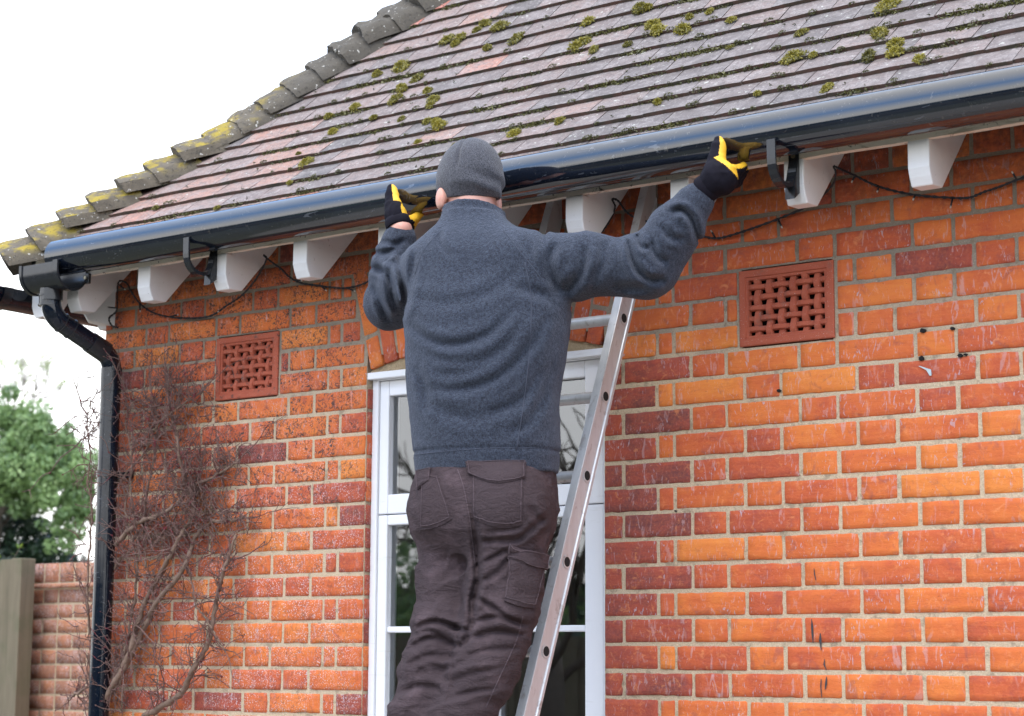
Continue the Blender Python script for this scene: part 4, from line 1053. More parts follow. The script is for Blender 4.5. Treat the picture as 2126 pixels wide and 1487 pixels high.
# collar
CC = K(981, 459, -.52); CT = np.array([0, .20, 1.]); CT /= np.linalg.norm(CT)
def collar(X, Y, Z):
    x, y, z = X-CC[0], Y-CC[1], Z-CC[2]; h_ = x*CT[0]+y*CT[1]+z*CT[2]; x, y, z = x-h_*CT[0], y-h_*CT[1], z-h_*CT[2]
    a = (x*LAT[0]+y*LAT[1])/.082; b = (x*DEP[0]+y*DEP[1]+z*DEP[2])/.076; q = np.sqrt(a*a+b*b); ra = 1-.25*np.clip(h_/.06, -1, 1)*.3
    return np.maximum(np.abs(q-ra)*.079-.0055, np.abs(h_-.000)-.030)-.002
JF.union(collar, CC-.12, CC+.12, .012)
hz0 = K(1005, 952, -.60)[2]
def folds(X, Y, Z):
    lx = (X-K(1005, 700, -.57)[0])*LAT[0]+(Y+.57)*LAT[1]; hz = Z-hz0; r = 0*X
    wx, wz = vn(X*5, Y*5, Z*5)*.5, vn(X*7+9, Y*7, Z*7)*.5
    s_ = hz-.55*lx*lx*4+.12*lx+.05*wx
    back = smst(hz, .0, .10)*(1-smst(hz, .50, .62))
    r = r-back*(.0008*np.sin(s_*48+2.2*wz)*(.5+.5*vn(X*6, Y*6+4, Z*3))+.0026*ridge(vn(lx*4+2, Y*2, s_*9)))
    for (a, b, sgn) in ((SHR, ELR, 1), (ELR, WRR, 2), (SHL, ELL, 3), (ELL, WRL, 4)):
        t, d = cyl(X, Y, Z, a, b); m = smst(t, .05, .3)*(1-smst(t, .9, 1.05))*(d < .13)
        L = np.linalg.norm(b-a); dz_ = (Z-(a[2]+(b[2]-a[2])*t))
        r = r-m*(.0012*np.sin(t*L*70+dz_*30*(1 if sgn % 2 else -1)+3.2*wx+sgn)+.0018*ridge(vn(t*L*26+sgn*5, dz_*9, X*4)))
    r = r-.0012*vn(X*26, Y*26, Z*26)-.0015*vn(X*14, Y*14, Z*14)
    return r+.004*np.exp(-((hz-.012)/.004)**2)
JF.disp(folds)
def sculpt(Fd, strokes, ws=1.0):
    """press folds into the near face of the cloth: (image polyline, depth plane y, half width, depth)"""
    for pts, Yp, w_, dp_ in strokes:
        w_ = w_*ws
        P_ = [K(u, v, Yp) for u, v in catmull([np.array(p, float) for p in pts], 5)]; A_ = np.array(P_)
        # project to the plane across the sight line so the stroke cuts the face turned to the viewer
        m0 = A_.mean(0); fw = (m0-CAM)/np.linalg.norm(m0-CAM)
        lo, hi = A_.min(0)-.22, A_.max(0)+.22
        def fn(X, Y, Z):
            best = np.full(X.shape, 1e3); tb_ = np.zeros(X.shape); n = len(P_)
            q = np.stack([X-CAM[0], Y-CAM[1], Z-CAM[2]], -1); dep = q@fw; qs = q/dep[..., None]
            AP = (A_-CAM); AP = AP/(AP@fw)[:, None]; D0 = (m0-CAM)@fw
            for i in range(n-1):
                ba = AP[i+1]-AP[i]; L2 = ba@ba+1e-12; t = np.clip(((qs-AP[i])@ba)/L2, 0, 1); d = np.linalg.norm(qs-AP[i]-t[..., None]*ba, axis=-1)*D0
                m = d < best; best = np.where(m, d, best); tb_ = np.where(m, (i+t)/(n-1), tb_)
            near = smst(-(dep-D0), -.20, -.02)
            e = np.sin(np.clip(tb_, .0, 1)*math.pi)**.5*near
            return e*1.45*(dp_*np.exp(-(best/w_)**2)-dp_*.5*np.exp(-((best-2.1*w_)/(1.1*w_))**2))
        Fd.disp(fn, lo, hi)
YT = -.70
sculpt(JF, [([(848, 672), (878, 698), (921, 715), (972, 711), (1024, 687), (1071, 635)], YT, .011, .0075),
 ([(852, 612), (899, 628), (964, 624), (1028, 600), (1076, 556)], YT, .014, .0040), ([(861, 710), (912, 744), (985, 749), (1049, 716), (1092, 655)], YT, .009, .0030),
 ([(900, 780), (946, 778), (1006, 758), (1065, 712)], YT, .013, .0035), ([(886, 808), (963, 808), (1032, 784), (1092, 730), (1137, 655)], YT, .012, .0075),
 ([(1118, 840), (1148, 750), (1180, 655)], YT, .012, .008), ([(1010, 862), (1084, 828), (1127, 764)], YT, .012, .006), 
 ([(1062, 900), (1105, 870), (1140, 800)], YT, .012, .006), ([(862, 760), (880, 800), (884, 860)], YT, .011, .005), ([(885, 800), (915, 850), (985, 868), (1050, 850)], YT, .015, .004),
 ([(914, 470), (914, 505), (940, 534)], YT, .008, .005), ([(1052, 458), (1092, 515), (1135, 592)], YT, .010, .006), ([(1084, 464), (1101, 490), (1105, 528)], YT, .010, .007),
 ([(1118, 466), (1130, 490), (1128, 520)], -.55, .008, .005), ([(1155, 505), (1138, 550), (1165, 612)], -.55, .013, .010), ([(1213, 512), (1208, 567), (1172, 608)], -.52, .013, .009),
 ([(1255, 500), (1250, 545), (1225, 590)], -.50, .012, .006), ([(1305, 498), (1316, 545), (1341, 577), (1382, 582)], -.46, .009, .016), ([(1322, 486), (1330, 510), (1348, 518)], -.46, .007, .011),
 ([(1352, 497), (1362, 530), (1385, 548)], -.46, .009, .009), ([(1391, 444), (1414, 436), (1436, 456), (1450, 504)], -.45, .008, .014), ([(1370, 466), (1392, 492), (1420, 500)], -.46, .009, .007),
 ([(1270, 595), (1320, 598), (1370, 590)], -.48, .011, .006), ([(1060, 590), (1110, 608), (1150, 620)], YT, .012, .008),
 ([(836, 505), (829, 550), (839, 614), (835, 661)], -.55, .010, .011), ([(813, 540), (811, 592), (828, 657)], -.48, .009, .010), ([(772, 526), (803, 524), (836, 508)], -.45, .008, .008),
 ([(768, 556), (798, 566), (824, 605)], -.46, .009, .009), ([(775, 592), (792, 635), (808, 670)], -.46, .009, .008), ([(790, 502), (818, 506), (842, 498)], -.45, .007, .006), ([(864, 520), (852, 580), (850, 640)], -.58, .010, .006)])
V, F = JF.mesh()
jacket = obj_vf('fleece_jacket', V, F, M_fleece, person)
jbvh = BVHTree.FromPolygons([Vector(p) for p in V], F.tolist())
def hit(bvh, u, v, off=.0015):
    h_ = bvh.ray_cast(Vector(CAM), Vector(ray(u, v)).normalized())
    return None if h_[0] is None else np.array(h_[0]+h_[1]*off)
def seam(bvh, pts, r, name, mat, parent, off=.0005):
    q = [hit(bvh, *p, off) for p in [tuple(x) for x in catmull([np.array(p, float) for p in pts], 8)]]; q = [p for p in q if p is not None]
    if not q: return
    out_ = [q[0]]
    for p in q[1:]:
        if np.linalg.norm(p-out_[-1]) < .06: out_.append(p)
    if len(out_) > 2: m = MB(); m.tube(out_, r, 5); return m.build(name, mat, parent, smooth=True)
seam(jbvh, [(1090, 545), (1102, 620), (1100, 720), (1088, 830), (1072, 935)], .0017, 'back_seam', M_seam, jacket)
seam(jbvh, [(1045, 478), (1085, 530), (1125, 580), (1150, 625)], .0015, 'sleeve_seam', M_seam, jacket)
seam(jbvh, [(915, 480), (880, 520), (862, 570)], .0015, 'sleeve_seam', M_seam, jacket)
seam(jbvh, [(862, 945), (920, 938), (1000, 932), (1080, 930), (1165, 933)], .0010, 'hem_seam', M_seam, jacket)

# --- trousers
TF = Field((-.62, -1.18, .98), (.16, -.42, 2.20), .0048)
hips = [lv(1008, 935, -.60, .174, .120), lv(1007, 985, -.61, .184, .128), lv(1003, 1060, -.62, .198, .142), lv(1001, 1105, -.63, .180, .135), lv(1000, 1150, -.64, .120, .090)]
TF.stack(hips, LAT, DEP, 0, 2.2)
TF.ell(K(945, 1060, -.68), (LAT, DEP, AZ), (.095, .085, .11), .05); TF.ell(K(1060, 1060, -.68), (LAT, DEP, AZ), (.095, .085, .11), .05)
TF.chain(LGL+[ANL], [.093, .080, .074, .066, .061, .060], .04); TF.chain(LGR+[ANR], [.100, .088, .080, .073, .067, .066], .04)
def tf(X, Y, Z):
    r = 0*X; wx = vn(X*6, Y*6, Z*6)
    for (HJ, KN, sg) in ((HJL, LGL[4], -1), (HJR, LGR[4], 1)):
        t, d = cyl(X, Y, Z, HJ, KN); lat = (X-HJ[0]-(KN-HJ)[0]*t)*LAT[0]+(Y-HJ[1]-(KN-HJ)[1]*t)*LAT[1]; near = (d < .14)
        r = r-near*smst(t, .08, .3)*(.0022*np.sin(t*26+lat*sg*34+2.5*wx)+.0038*ridge(vn(lat*8+sg*3, Y*3, t*11+lat*sg*12)))
        r = r-near*smst(t, .45, .62)*.0034*ridge(vn(lat*7+sg, sg*4+Y*3, t*26+lat*16*sg))
    return r-.0022*ridge(vn(X*17, Y*17, Z*14))-.0012*ridge(vn(X*34+Z*20, Y*34, Z*40))
TF.disp(tf)
YL = -.76
sculpt(TF, [([(975, 1040), (984, 1090), (989, 1140), (991, 1203), (982, 1250), (979, 1298), (960, 1350)], YL, .012, .011), ([(987, 1128), (1029, 1122), (1078, 1118), (1138, 1068)], YL, .010, .008),
 ([(985, 1180), (1020, 1160), (1060, 1140)], YL, .008, .006), ([(983, 1215), (1037, 1186), (1066, 1145)], YL, .010, .007), ([(983, 1238), (1016, 1258), (1057, 1285), (1100, 1298)], YL, .009, .009),
 ([(975, 1296), (1030, 1282), (1095, 1303)], YL, .008, .007), ([(971, 1327), (1029, 1312), (1091, 1321)], YL, .009, .007), ([(954, 1368), (1012, 1352), (1078, 1345)], YL, .010, .006), ([(938, 1412), (995, 1395), (1062, 1383)], YL, .010, .005),
 ([(863, 1304), (905, 1292), (971, 1312)], YL, .009, .010), ([(851, 1346), (896, 1325), (962, 1345)], YL, .009, .007), ([(842, 1383), (892, 1362), (950, 1366)], YL, .010, .006), 
 ([(862, 1322), (890, 1310), (930, 1330)], YL, .007, .005),  ([(1100, 1050), (1120, 1080), (1140, 1085)], YL, .010, .006),
 ([(1005, 1110), (1050, 1100), (1090, 1095)], YL, .009, .005), ([(830, 1440), (870, 1425), (915, 1430)], YL, .010, .005), ([(925, 1455), (975, 1440), (1035, 1430)], YL, .010, .005)], .72)
V, F = TF.mesh(); trousers = obj_vf('trousers', V, F, M_twill, person)
tb = BVHTree.FromPolygons([Vector(p) for p in V], F.tolist())
def patch(bvh, quad, name, mat, parent, th=.0035, n=14, m_=10, bow=0.0):
    q = [np.array(p, float) for p in quad]; G = []
    for j in range(m_+1):
        for i in range(n+1):
            a, b = i/n, j/m_; p = (q[0]*(1-a)+q[1]*a)*(1-b)+(q[3]*(1-a)+q[2]*a)*b; p = p+np.array([0, bow*4*a*(1-a)*b])
            h_ = bvh.ray_cast(Vector(CAM), Vector(ray(*p)).normalized())
            if h_[0] is None: return None
            e_ = min(i, n-i, j, m_-j); G.append((np.array(h_[0]), np.array(h_[1]), e_))
    P = []; prev = None
    for (p, nn, e_) in G: P.append(p+nn*(th if e_ else th*.6))
    W_ = n+1; F = [(j*W_+i, (j+1)*W_+i, (j+1)*W_+i+1, j*W_+i+1) for j in range(m_) for i in range(n)]
    rim = list(range(W_))+[j*W_+n for j in range(1, m_+1)]+[m_*W_+i for i in range(n-1, -1, -1)]+[j*W_ for j in range(m_-1, 0, -1)]
    b0 = len(P); P += [G[i][0]-G[i][1]*.004 for i in rim]; k = len(rim); F += [(rim[i], rim[(i+1) % k], b0+(i+1) % k, b0+i) for i in range(k)]
    mb = MB(); mb.add(P, F); o = mb.build(name, mat, parent, smooth=True, sharp=45)
    # stitch line inset from the edge
    st_ = []
    for (a, b) in [(t, .04) for t in np.linspace(.04, .96, n)]+[(.96, t) for t in np.linspace(.04, .93, m_)]+[(t, .93) for t in np.linspace(.96, .04, n)]+[(.04, t) for t in np.linspace(.93, .04, m_)]:
        p = (q[0]*(1-a)+q[1]*a)*(1-b)+(q[3]*(1-a)+q[2]*a)*b; p = p+np.array([0, bow*4*a*(1-a)*b]); h_ = bvh.ray_cast(Vector(CAM), Vector(ray(*p)).normalized())
        if h_[0] is not None: st_.append(np.array(h_[0])+np.array(h_[1])*(th+.0003))
    s2 = MB(); s2.tube(st_, .0010, 4); s2.build('stitching', M_twill2, o)
    return o
patch(tb, [(980, 975), (1086, 978), (1084, 1088), (984, 1076)], 'back_pocket', M_twill, trousers, .0045, bow=12)
patch(tb, [(967, 960), (1091, 962), (1088, 994), (972, 984)], 'pocket_flap', M_twill, trousers, .0105, bow=16)
patch(tb, [(878, 985), (908, 988), (938, 1078), (873, 1100)], 'back_pocket', M_twill, trousers, .0045, bow=6)
patch(tb, [(866, 978), (896, 972), (892, 1000), (868, 1018)], 'pocket_flap', M_twill, trousers, .0065)
patch(tb, [(1060, 1150), (1128, 1172), (1108, 1262), (1046, 1248)], 'cargo_pocket', M_twill, trousers, .009, bow=4)
patch(tb, [(1056, 1132), (1134, 1152), (1130, 1184), (1052, 1160)], 'pocket_flap', M_twill, trousers, .0135, bow=3)
seam(tb, [(950, 975), (962, 1010), (972, 1060), (980, 1120), (986, 1175)], .0012, 'seat_seam', M_twill2, trousers)
seam(tb, [(1085, 1280), (1072, 1330), (1040, 1400), (1008, 1470)], .0012, 'side_seam', M_twill2, trousers)
for AN in (ANL, ANR):
    BF = Field(AN-np.array([.08, .10, .12]), AN+np.array([.08, .30, .12]), .006)
    BF.cap(AN+np.array([0, -.01, .06]), AN+np.array([0, 0, -.03]), .052, .05, .02); BF.cap(AN+np.array([0, .0, -.045]), AN+np.array([0, .19, -.055]), .045, .040, .03)
    V, F = BF.mesh(); obj_vf('boot', V, F, M_boot, person)

# --- beanie
BF = Field(HEAD-.16, HEAD+.17, .0036)
BC = HEAD+AZ*.006-HDEP*.004
BF.ell(BC, (HLAT, HDEP, AZ), (.089, .107, .104), 0)
BF.ell(BC+AZ*.045-HDEP*.01, (HLAT, HDEP, AZ), (.060, .070, .068), .05)
def bean(X, Y, Z):
    a = (X-BC[0])*HLAT[0]+(Y-BC[1])*HLAT[1]; b = (X-BC[0])*HDEP[0]+(Y-BC[1])*HDEP[1]; z = Z-BC[2]; r = 0*X
    th = np.arctan2(a, -b)
    for t0 in (-.80, .95, 2.4, -2.4): r = r+.0065*np.exp(-((th-t0)*np.sqrt(a*a+b*b)/.0048)**2)*smst(z, .005, .035)
    w_ = vn(X*14, Y*14, Z*14)
    r = r-.0045*np.sin(z*105+a*22+2.3*w_)*np.exp(-((z+.030)/.035)**2)*smst(a+.09, 0, .06)
    r = r-.003*ridge(vn(a*13, b*13, z*20+3))*np.exp(-((z+.02)/.05)**2)
    return r
BF.disp(bean)
def cutp(X, Y, Z): return 0
sl, (X, Y, Z) = BF.sub(BF.lo, BF.lo+BF.n*BF.h)
cutz = BC[2]-.050+.10*(((X-BC[0])*HDEP[0]+(Y-BC[1])*HDEP[1]))*1.0+.06*((X-BC[0])*HLAT[0]+(Y-BC[1])*HLAT[1])
BF.a[sl] = np.maximum(BF.a[sl], (cutz-Z)*.95)
V, F = BF.mesh(); obj_vf('beanie', V, F, M_knit, person)

# --- gloves: thumb up on the face of the gutter, four fingers under it towards the wall
def glove(HC, WR, thumb, fing, lat_r, dirs):
    lo = HC-.13; hi = HC+.13; G = Field(lo, hi, .0027)
    wd = (HC-WR)/np.linalg.norm(HC-WR)
    G.cap(WR+wd*.012, HC-wd*.012, .034 if lat_r > .03 else .029, lat_r, .0); e1 = _r-wd*(_r@wd); e1 /= np.linalg.norm(e1)
    G.ell(HC, (wd, e1, np.cross(wd, e1)), (.044, lat_r, .036), .02)
    G.chain(thumb, [.022, .0185, .0160, .0135], .018)
    for k, f_ in enumerate(fing): G.chain(f_, [.0145, .0138, .0128, .0115], .0045)
    sl, (X, Y, Z) = G.sub(G.lo, G.lo+G.n*G.h); t = (X-WR[0])*wd[0]+(Y-WR[1])*wd[1]+(Z-WR[2])*wd[2]; G.a[sl] = np.maximum(G.a[sl], .004-t)
    G.disp(lambda X, Y, Z: -.0012*ridge(vn(X*55, Y*55, Z*55)))
    V, F = G.mesh(); c = V[F].mean(1); best = np.full(len(c), 9.); sc_ = np.zeros(len(c))
    segs = [(WR, HC, lat_r, 0), (HC, thumb[0], .022, 0)]+[(thumb[i], thumb[i+1], .015, 1) for i in range(3)]+[(f_[i], f_[i+1], .012, 2) for f_ in fing for i in range(3)]
    for a, b, r, kd in segs:
        ba = b-a; t = np.clip(((c-a)@ba)/(ba@ba), 0, 1); ax_ = a+t[:, None]*ba; d = np.linalg.norm(c-ax_, axis=1)-r; m = d < best
        dv = np.array(dirs[kd], float); dv /= np.linalg.norm(dv)
        s__ = ((c-ax_)@dv)/np.maximum(np.linalg.norm(c-ax_, axis=1), 1e-4)-dirs[3][kd]; best = np.where(m, d, best); sc_ = np.where(m, s__, sc_)
    tt = (c-WR)@wd; yel_ = (sc_ > 0) & (tt > .020)
    o = None
    for nm, mk, mat in (('glove', ~yel_, M_glove), ('palm_patch', yel_, M_yel)):
        Fs = F[mk]; used = np.unique(Fs); mp = np.full(len(V), -1); mp[used] = np.arange(len(used)); Vs = V[used]
        q = obj_vf(nm, Vs, mp[Fs], mat, person if o is None else o); o = o or q
    # cuff band
    m = MB(); ax = wd; a1 = np.cross(ax, AX); a1 /= np.linalg.norm(a1); a2 = np.cross(ax, a1); vs = []; n = 28
    for (d, r) in ((-.008, .034), (-.004, .0375), (.012, .0375), (.022, .036), (.022, .032), (-.006, .0325)):
        for i in range(n): th = 2*math.pi*i/n; vs.append(WR+ax*d+(a1*math.cos(th)+a2*math.sin(th))*r*(1+.03*math.sin(3*th)))
    m.add(vs, [(k*n+i, k*n+(i+1) % n, ((k+1) % 6)*n+(i+1) % n, ((k+1) % 6)*n+i) for k in range(6) for i in range(n)]); m.build('cuff', M_glove, o, smooth=True)
    return o
gl = glove(HCL, K(828, 470, -.41), [K(819, 445, -.405), K(816, 425, -.400), K(814, 405, -.392), K(813, 392, -.388)],
      FL, .027, (_r, _r*1.0-_f*.1, -_f+_r*.3+AZ*.5, (.45, .15, -.4)))
HCR = K(1496, 368, -.405)
gr = glove(HCR, K(1463, 395, -.41), [K(1484, 350, -.405), K(1488, 330, -.400), K(1491, 308, -.392), K(1492, 294, -.386)],
      FR, .043, (_r+AZ*1.2, _r, AZ+_r*.2, (.50, .10, .25)))

# ------------------------------------------------------------ climbing plant
cp = empty('climbing_plant', 'bare reddish brown creeper clinging to the brick wall beside the drainpipe', 'climbing plant')
stems = [[(185, 1500), (215, 1455), (250, 1400), (300, 1300), (330, 1245), (380, 1180), (402, 1115), (440, 1085), (505, 1075)],
         [(300, 1490), (370, 1442), (402, 1385), (435, 1325), (452, 1240), (462, 1195), (490, 1110)],
         [(205, 1480), (260, 1370), (300, 1250), (345, 1170), (372, 1120), (400, 1060), (385, 1000), (370, 930), (352, 850), (345, 790)],
         [(240, 1130), (285, 1088), (345, 1062), (382, 1030), (410, 1005), (450, 985), (490, 960)],
         [(150, 1445), (190, 1425), (232, 1405), (262, 1350), (290, 1290)],
         [(230, 1190), (262, 1150), (320, 1125), (362, 1110)],
         [(250, 1420), (270, 1300), (285, 1180), (262, 1060), (275, 960), (262, 880), (290, 815)],
         [(300, 1180), (300, 1060), (318, 960), (325, 880), (310, 800)],
         [(435, 1290), (410, 1260), (395, 1200), (380, 1170)], [(430, 1290), (450, 1330), (465, 1350)],
         [(240, 1010), (300, 940), (330, 880), (380, 840), (420, 815)], [(230, 870), (205, 880), (180, 905), (165, 915)], [(198, 1487), (186, 1400), (190, 1320), (182, 1250), (186, 1150), (190, 1060), (182, 1000), (188, 940), (180, 870), (200, 810)]]
nodes_ = []
for i, s_ in enumerate(stems):
    yb_ = -.05 if i != 12 else -.02
    q = catmull([K(u+RNG.normal(0, 1.5), v, yb_+.02*math.sin(v*.03+i)) for u, v in s_], 7); r0 = (.013, .0115, .010, .009, .0055, .006, .005, .0045, .004, .0035, .004, .003, .005)[i]
    rr = [r0*(1-.6*k/len(q))*(1+.22*math.sin(k*2.7+i)) for k in range(len(q))]; m = MB(); q = [p+RNG.normal(0, .0022, 3) for p in q]; m.tube(q, rr, 7); m.build('stem', M_stem, cp, smooth=True)
    nodes_ += [(p, i) for p in q]
tw = MB()
def twig(p, d, L, r, lev=0):
    n = 5; pts = [p]; q = p.copy(); d = d/np.linalg.norm(d)
    for k in range(n):
        d = d+RNG.normal(0, .24, 3)*np.array([1, .35, 1]); d /= np.linalg.norm(d); q = q+d*L/n
        if q[1] > -.006 and q[0] > XC: q[1] = -.006; d[1] = -abs(d[1])*.3
        pts.append(q.copy())
    tw.tube(pts, [r*(1-.55*k/n) for k in range(n+1)], 4, cap=False)
    tw.tube([pts[-1], pts[-1]+d*.005], [r*1.3, r*.6], 4)
    if lev < 2:
        for _ in range(random.choice((1, 2, 3)) if lev == 0 else random.choice((0, 1, 2))):
            k = random.randint(1, n); dd = d+RNG.normal(0, .8, 3)*np.array([1, .3, 1]); twig(pts[k], dd, L*random.uniform(.35, .7), r*.72, lev+1)
for p, i in nodes_:
    for _ in range(3 if i not in (8, 9, 11, 12) else 1):
        if random.random() < .58:
            d = np.array([RNG.normal(0.05, .5), RNG.normal(-.05, .25), RNG.normal(.5, .65)]); twig(p, d, random.uniform(.03, .17), random.uniform(.0013, .0030))
for (cu_, cv_, sx_, sy_, n) in ((330, 850, 42, 30, 60), (385, 860, 28, 30, 14), (395, 1015, 22, 18, 52), (385, 1105, 28, 16, 46), (470, 1078, 22, 8, 36), (290, 1000, 40, 80, 20), (190, 860, 12, 60, 16), (186, 1050, 10, 80, 18), (186, 1290, 12, 110, 26), (430, 960, 40, 30, 20), (300, 1350, 50, 80, 25), (240, 1450, 40, 25, 18), (465, 1190, 26, 70, 26), (500, 1000, 30, 30, 12)):
    for _ in range(n):
        u, v = random.gauss(cu_, sx_), random.gauss(cv_, sy_)
        if u < 150 or (u < 215 and cu_ > 200) or v < 770: continue
        p = K(u, v, random.uniform(-.07, -.015)); d = np.array([RNG.normal(0, .6), RNG.normal(-.1, .3), RNG.normal(.25, .7)]); twig(p, d, random.uniform(.02, .10), random.uniform(.0014, .0027), 1)
o = tw.build('twigs', M_twig, cp); o['kind'] = 'stuff'

# ------------------------------------------------------------ garden behind: brick wall, fence, trees
GWY = 1.95; gtop = at(150, 1166, GWY)[2]
gw = empty('garden_wall', 'low weathered brick garden wall behind the drainpipe', 'wall')
m = MB(); z = gtop-.0; row = 0; zt2 = gtop
kk = 0
while z > .05:
    hrow = .20 if kk == 0 else H+.002
    if kk == 0: hrow = .105
    x = -5.8; n_ = kk
    if kk != 1:
        while x < -2.3:
            s_ = (.225, .1125)[n_ % 2] if kk else .075*1.5; n_ += 1
            brick(m, np.array([x+J/2, GWY-(.0 if kk != 1 else .02), z-hrow+J/2]), AX, AZ, NF, s_-J, hrow-J, random.uniform(.15, .75), False); x += s_
    else:
        hrow = .028
        while x < -2.3: brick(m, np.array([x+.001, GWY-.03, z-hrow+.002]), AX, AZ, NF, .26, .022, .6, False); x += .265
    z -= hrow; kk += 1
m.build('brick_face', M_brick_old, gw, smooth=True)
m = MB(); m.box((-5.8, GWY+.004, 0), (-2.3, GWY+.22, gtop-.006)); m.build('wall_core', M_mortar, gw)
fe = empty('fence', 'grey green weathered timber fence at the left edge', 'fence')
fx = at(70, 1300, GWY-.1)[0]; ft = at(30, 1163, GWY-.1)[2]
x = fx-.30+.30; first = True; i = 0
m = MB(); m.box((fx-.085, GWY-.19, 0), (fx-.005, GWY-.10, ft+.002)); m.build('post', M_fence, fe, bevel=.004)
x = fx-.085
while x > fx-3.5:
    w_ = .105; m = MB(); th = random.choice((0, .018)); m.prism([(x-w_, GWY-.150-th, 0), (x, GWY-.142-th, 0), (x, GWY-.128-th, 0), (x-w_, GWY-.128-th, 0)][::-1], (0, 0, ft+random.uniform(-.006, .004)))
    m.build('board', M_fence, fe); x -= w_-.014

def leaves(mb, c, rad, n, size, shell=.35, squash=1.0, t0=.5, floor=None):
    c = np.array(c); k = 0
    blobs = []
    for _ in range(26):
        d = RNG.normal(0, 1, 3); d /= np.linalg.norm(d); blobs.append((c+d*rad*random.uniform(.35, .95)*np.array([1, 1, squash]), rad*random.uniform(.16, .36), random.uniform(-.3, .3)))
    for i in range(n):
        b, r, dt = random.choice(blobs); d = RNG.normal(0, 1, 3); d /= np.linalg.norm(d); p = b+d*r*random.uniform(.4, 1.0)**.5
        nn = d+RNG.normal(0, .6, 3); nn /= np.linalg.norm(nn); a = np.cross(nn, RNG.normal(0, 1, 3)); a /= np.linalg.norm(a); b_ = np.cross(nn, a); s_ = size*random.uniform(.6, 1.3)
        tt = min(1, max(0, t0+dt+random.gauss(0, .2)))
        mb.add([p-a*s_, p-b_*s_*.5, p+a*s_, p+b_*s_*.5], [(0, 1, 2, 3)], 0, (tt, 0, 0))
def limb(mb, p, d, L, r, lev, maxl, tips, spread=.5, upb=.15):
    n = 5; pts = [np.array(p)]; q = np.array(p, float)
    for k in range(n):
        d = d+RNG.normal(0, .13, 3)+np.array([0, 0, upb*.3]); d /= np.linalg.norm(d); q = q+d*L/n; pts.append(q.copy())
    mb.tube(pts, [r*(1-.4*k/n) for k in range(n+1)], 6 if lev < 2 else 4, cap=False)
    if lev >= maxl: tips.append((q, d)); return
    for _ in range(3):
        dd = d+RNG.normal(0, spread, 3); limb(mb, pts[random.randint(3, 5)], dd, L*random.uniform(.6, .82), r*.58, lev+1, maxl, tips, spread, upb)
GYT = 9.0
def treeat(u, v, Y): return at(u, v, Y)
# dense evergreen
tr = empty('tree', 'dense green leafy tree rising behind the garden wall', 'tree')
cc = treeat(30, 1040, GYT); m = MB(); tips = []
px = FPX/((cc-CAM)@_f)
m.tube([(cc[0]-.6, GYT, 0), (cc[0]-.5, GYT, 1.2), (cc[0]-.3, GYT, cc[2]-.3), (cc[0]-.3, GYT, cc[2]+.4)], [.14, .11, .08, .03], 9); 
for _ in range(7): limb(m, (cc[0]-.4, GYT, cc[2]-.6+random.uniform(0, .5)), np.array([RNG.normal(0, .7), RNG.normal(0, .7), .7]), .5, .03, 1, 2, tips)
m.build('trunk', M_bark, tr, smooth=True)
m = MB()
leaves(m, treeat(60, 960, GYT), .50, 5200, .036, t0=.60); leaves(m, treeat(-60, 1020, GYT+.3), .75, 5200, .032, t0=.55); leaves(m, treeat(125, 1015, GYT), .42, 3300, .032, t0=.70)
leaves(m, treeat(105, 900, GYT+.2), .34, 1800, .03, t0=.5); leaves(m, treeat(150, 1090, GYT+.1), .36, 2000, .03, t0=.6); leaves(m, treeat(168, 975, GYT+.1), .30, 1500, .03, t0=.65); leaves(m, treeat(60, 1000, GYT+.2), .6, 3000, .034, t0=.55); leaves(m, treeat(20, 880, GYT+.3), .40, 2500, .034, t0=.6)
m.build('crown', M_leaf, tr)
m = MB(); leaves(m, treeat(60, 1180, GYT+.5), .62, 5600, .034, squash=.55, t0=.35); leaves(m, treeat(40, 1115, GYT+.4), .45, 3400, .03, squash=.8, t0=.35); leaves(m, treeat(-120, 1180, GYT+.4), .8, 3000, .034, t0=.3)
h = m.build('shrub', M_leafd, None); tag(h, 'dark green shrub mass behind the fence and below the leafy tree', 'shrub')
# pale bare tree farther off
bt = empty('tree', 'distant almost bare tree with yellow green buds against the white sky', 'tree')
b0 = treeat(28, 900, 14); m = MB(); tips = []
m.tube([(b0[0], 14, 0), (b0[0], 14, b0[2]-.2), (b0[0]+.02, 14, b0[2]+.15)], [.10, .06, .035], 7)
for _ in range(5): limb(m, (b0[0]+.02, 14, b0[2]+.15), np.array([RNG.normal(0.05, .55), RNG.normal(0, .4), 1.0]), .55, .022, 0, 3, tips, .55)
m.build('trunk', M_bark, bt, smooth=True)
m = MB()
for q, d in tips:
    for _ in range(9):
        p = q+RNG.normal(0, .07, 3); a = RNG.normal(0, 1, 3); a /= np.linalg.norm(a); b_ = np.cross(a, RNG.normal(0, 1, 3)); b_ /= np.linalg.norm(b_)
        m.add([p-a*.022, p-b_*.013, p+a*.022, p+b_*.013], [(0, 1, 2, 3)], 0, (random.random(), 0, 0))
m.build('crown', M_leaf2, bt)
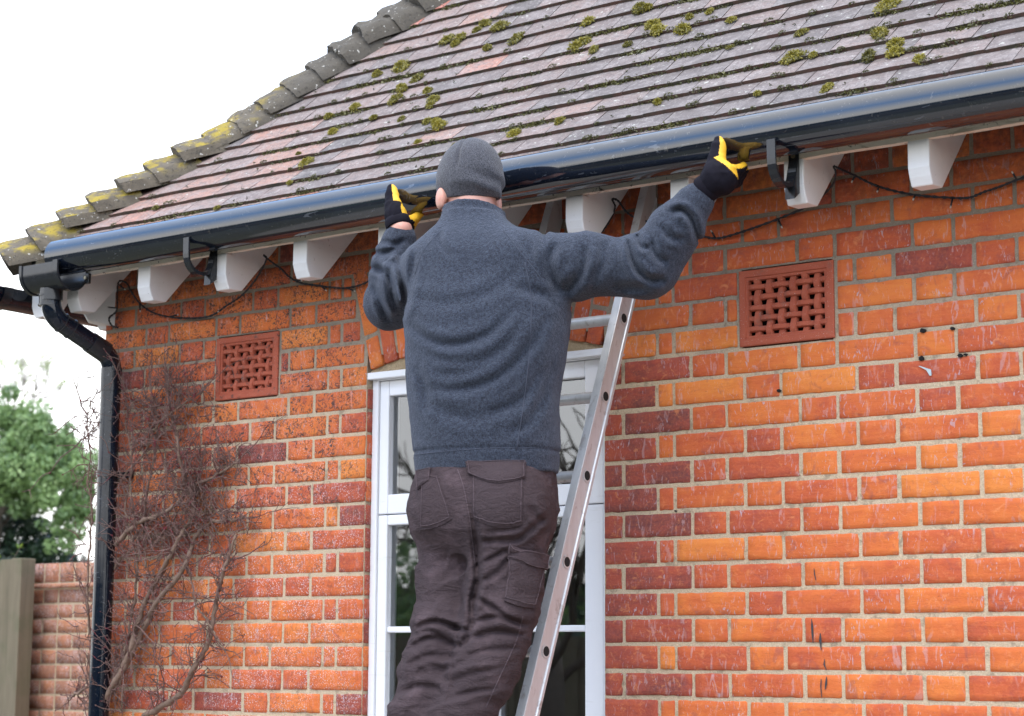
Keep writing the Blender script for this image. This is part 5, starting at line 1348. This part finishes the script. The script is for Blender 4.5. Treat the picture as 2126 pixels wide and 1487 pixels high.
# bright sprig at the left edge above the fence
sp = empty('shrub', 'bright yellow green shrub tip above the fence at the left edge', 'shrub'); m = MB(); s0 = treeat(4, 1165, GWY+.4); ml = MB()
for i in range(9):
    a = s0+np.array([RNG.normal(-.05, .06), RNG.normal(0, .05), -.25]); b_ = s0+np.array([RNG.normal(-.03, .05), RNG.normal(0, .05), RNG.uniform(-.02, .10)]); m.tube([a, (a+b_)/2, b_], [.004, .003, .002], 5)
    for k in range(26):
        t = random.uniform(.3, 1.0); p = a+(b_-a)*t; d = RNG.normal(0, 1, 3); d /= np.linalg.norm(d); e2 = np.cross(d, (0, 0, 1)); e2 /= np.linalg.norm(e2); q = p+d*.018
        ml.add([q-d*.018, q-e2*.008, q+d*.018, q+e2*.008], [(0, 1, 2, 3)], 0, (random.random(), 0, 0))
m.tube([s0+np.array([-.05, 0, -.25]), (s0[0]-.05, s0[1], 0)], .012, 6)
m.build('stem', M_bark, sp); ml.build('leaves', M_leaf2, sp)

# garden behind the photographer (seen only mirrored in the panes)
fb = empty('fence', 'dark timber fence across the garden, mirrored in the window panes', 'fence')
for i in range(40):
    m = MB(); x = -13+.30*i; m.box((x, -7.6, 0), (x+.285, -7.57, 1.85+.02*math.sin(i*3))); m.build('board', M_fence, fb)
hb = MB()
for i in range(16):
    leaves(hb, (-15+2.0*i, -12.5+.6*math.sin(i*2.1), 1.3+.3*math.sin(i*1.3)), 1.5, 520, .16, t0=.3)
hb.box((-16, -13.6, 0), (16, -13.2, 2.5)); tag(hb.build('hedge', M_leafd, None), 'tall dark hedge along the far side of the garden behind the camera', 'hedge')
rt_ = empty('tree', 'bare branched tree mirrored in the upper window panes', 'tree'); m = MB(); tips = []
for bx, by in ((-5.2, -6.6), (-7.0, -8.6)):
    m.tube([(bx, by, 0), (bx+.1, by, 1.2), (bx, by, 2.0)], [.16, .13, .11], 9)
    for _ in range(6): limb(m, (bx, by, random.uniform(1.4, 2.0)), np.array([RNG.normal(0, .7), RNG.normal(0, .6), .6]), 1.0, .038, 0, 3, tips, .5, .12)
m.build('trunk', M_bark, rt_, smooth=True)
m = MB(); leaves(m, (-7.5, -8.8, 1.9), 1.5, 3500, .05, squash=.5); tag(m.build('hedge', M_leaf, None), 'green hedge beyond the far fence, mirrored in the panes', 'hedge')

# ------------------------------------------------------------ ground
m = MB(); m.add([(-200, -200, 0), (200, -200, 0), (200, 200, 0), (-200, 200, 0)], [(0, 1, 2, 3)]); tag(m.build('ground', M_ground, None), 'garden ground of grass and earth around the house', 'ground', kind='structure')
m = MB(); m.box((-4, -3.2, .001), (5, -.0, .03)); tag(m.build('path', simple('paving', (.25, .23, .20), .9), None), 'pale paving below the brick wall', 'path', kind='structure')
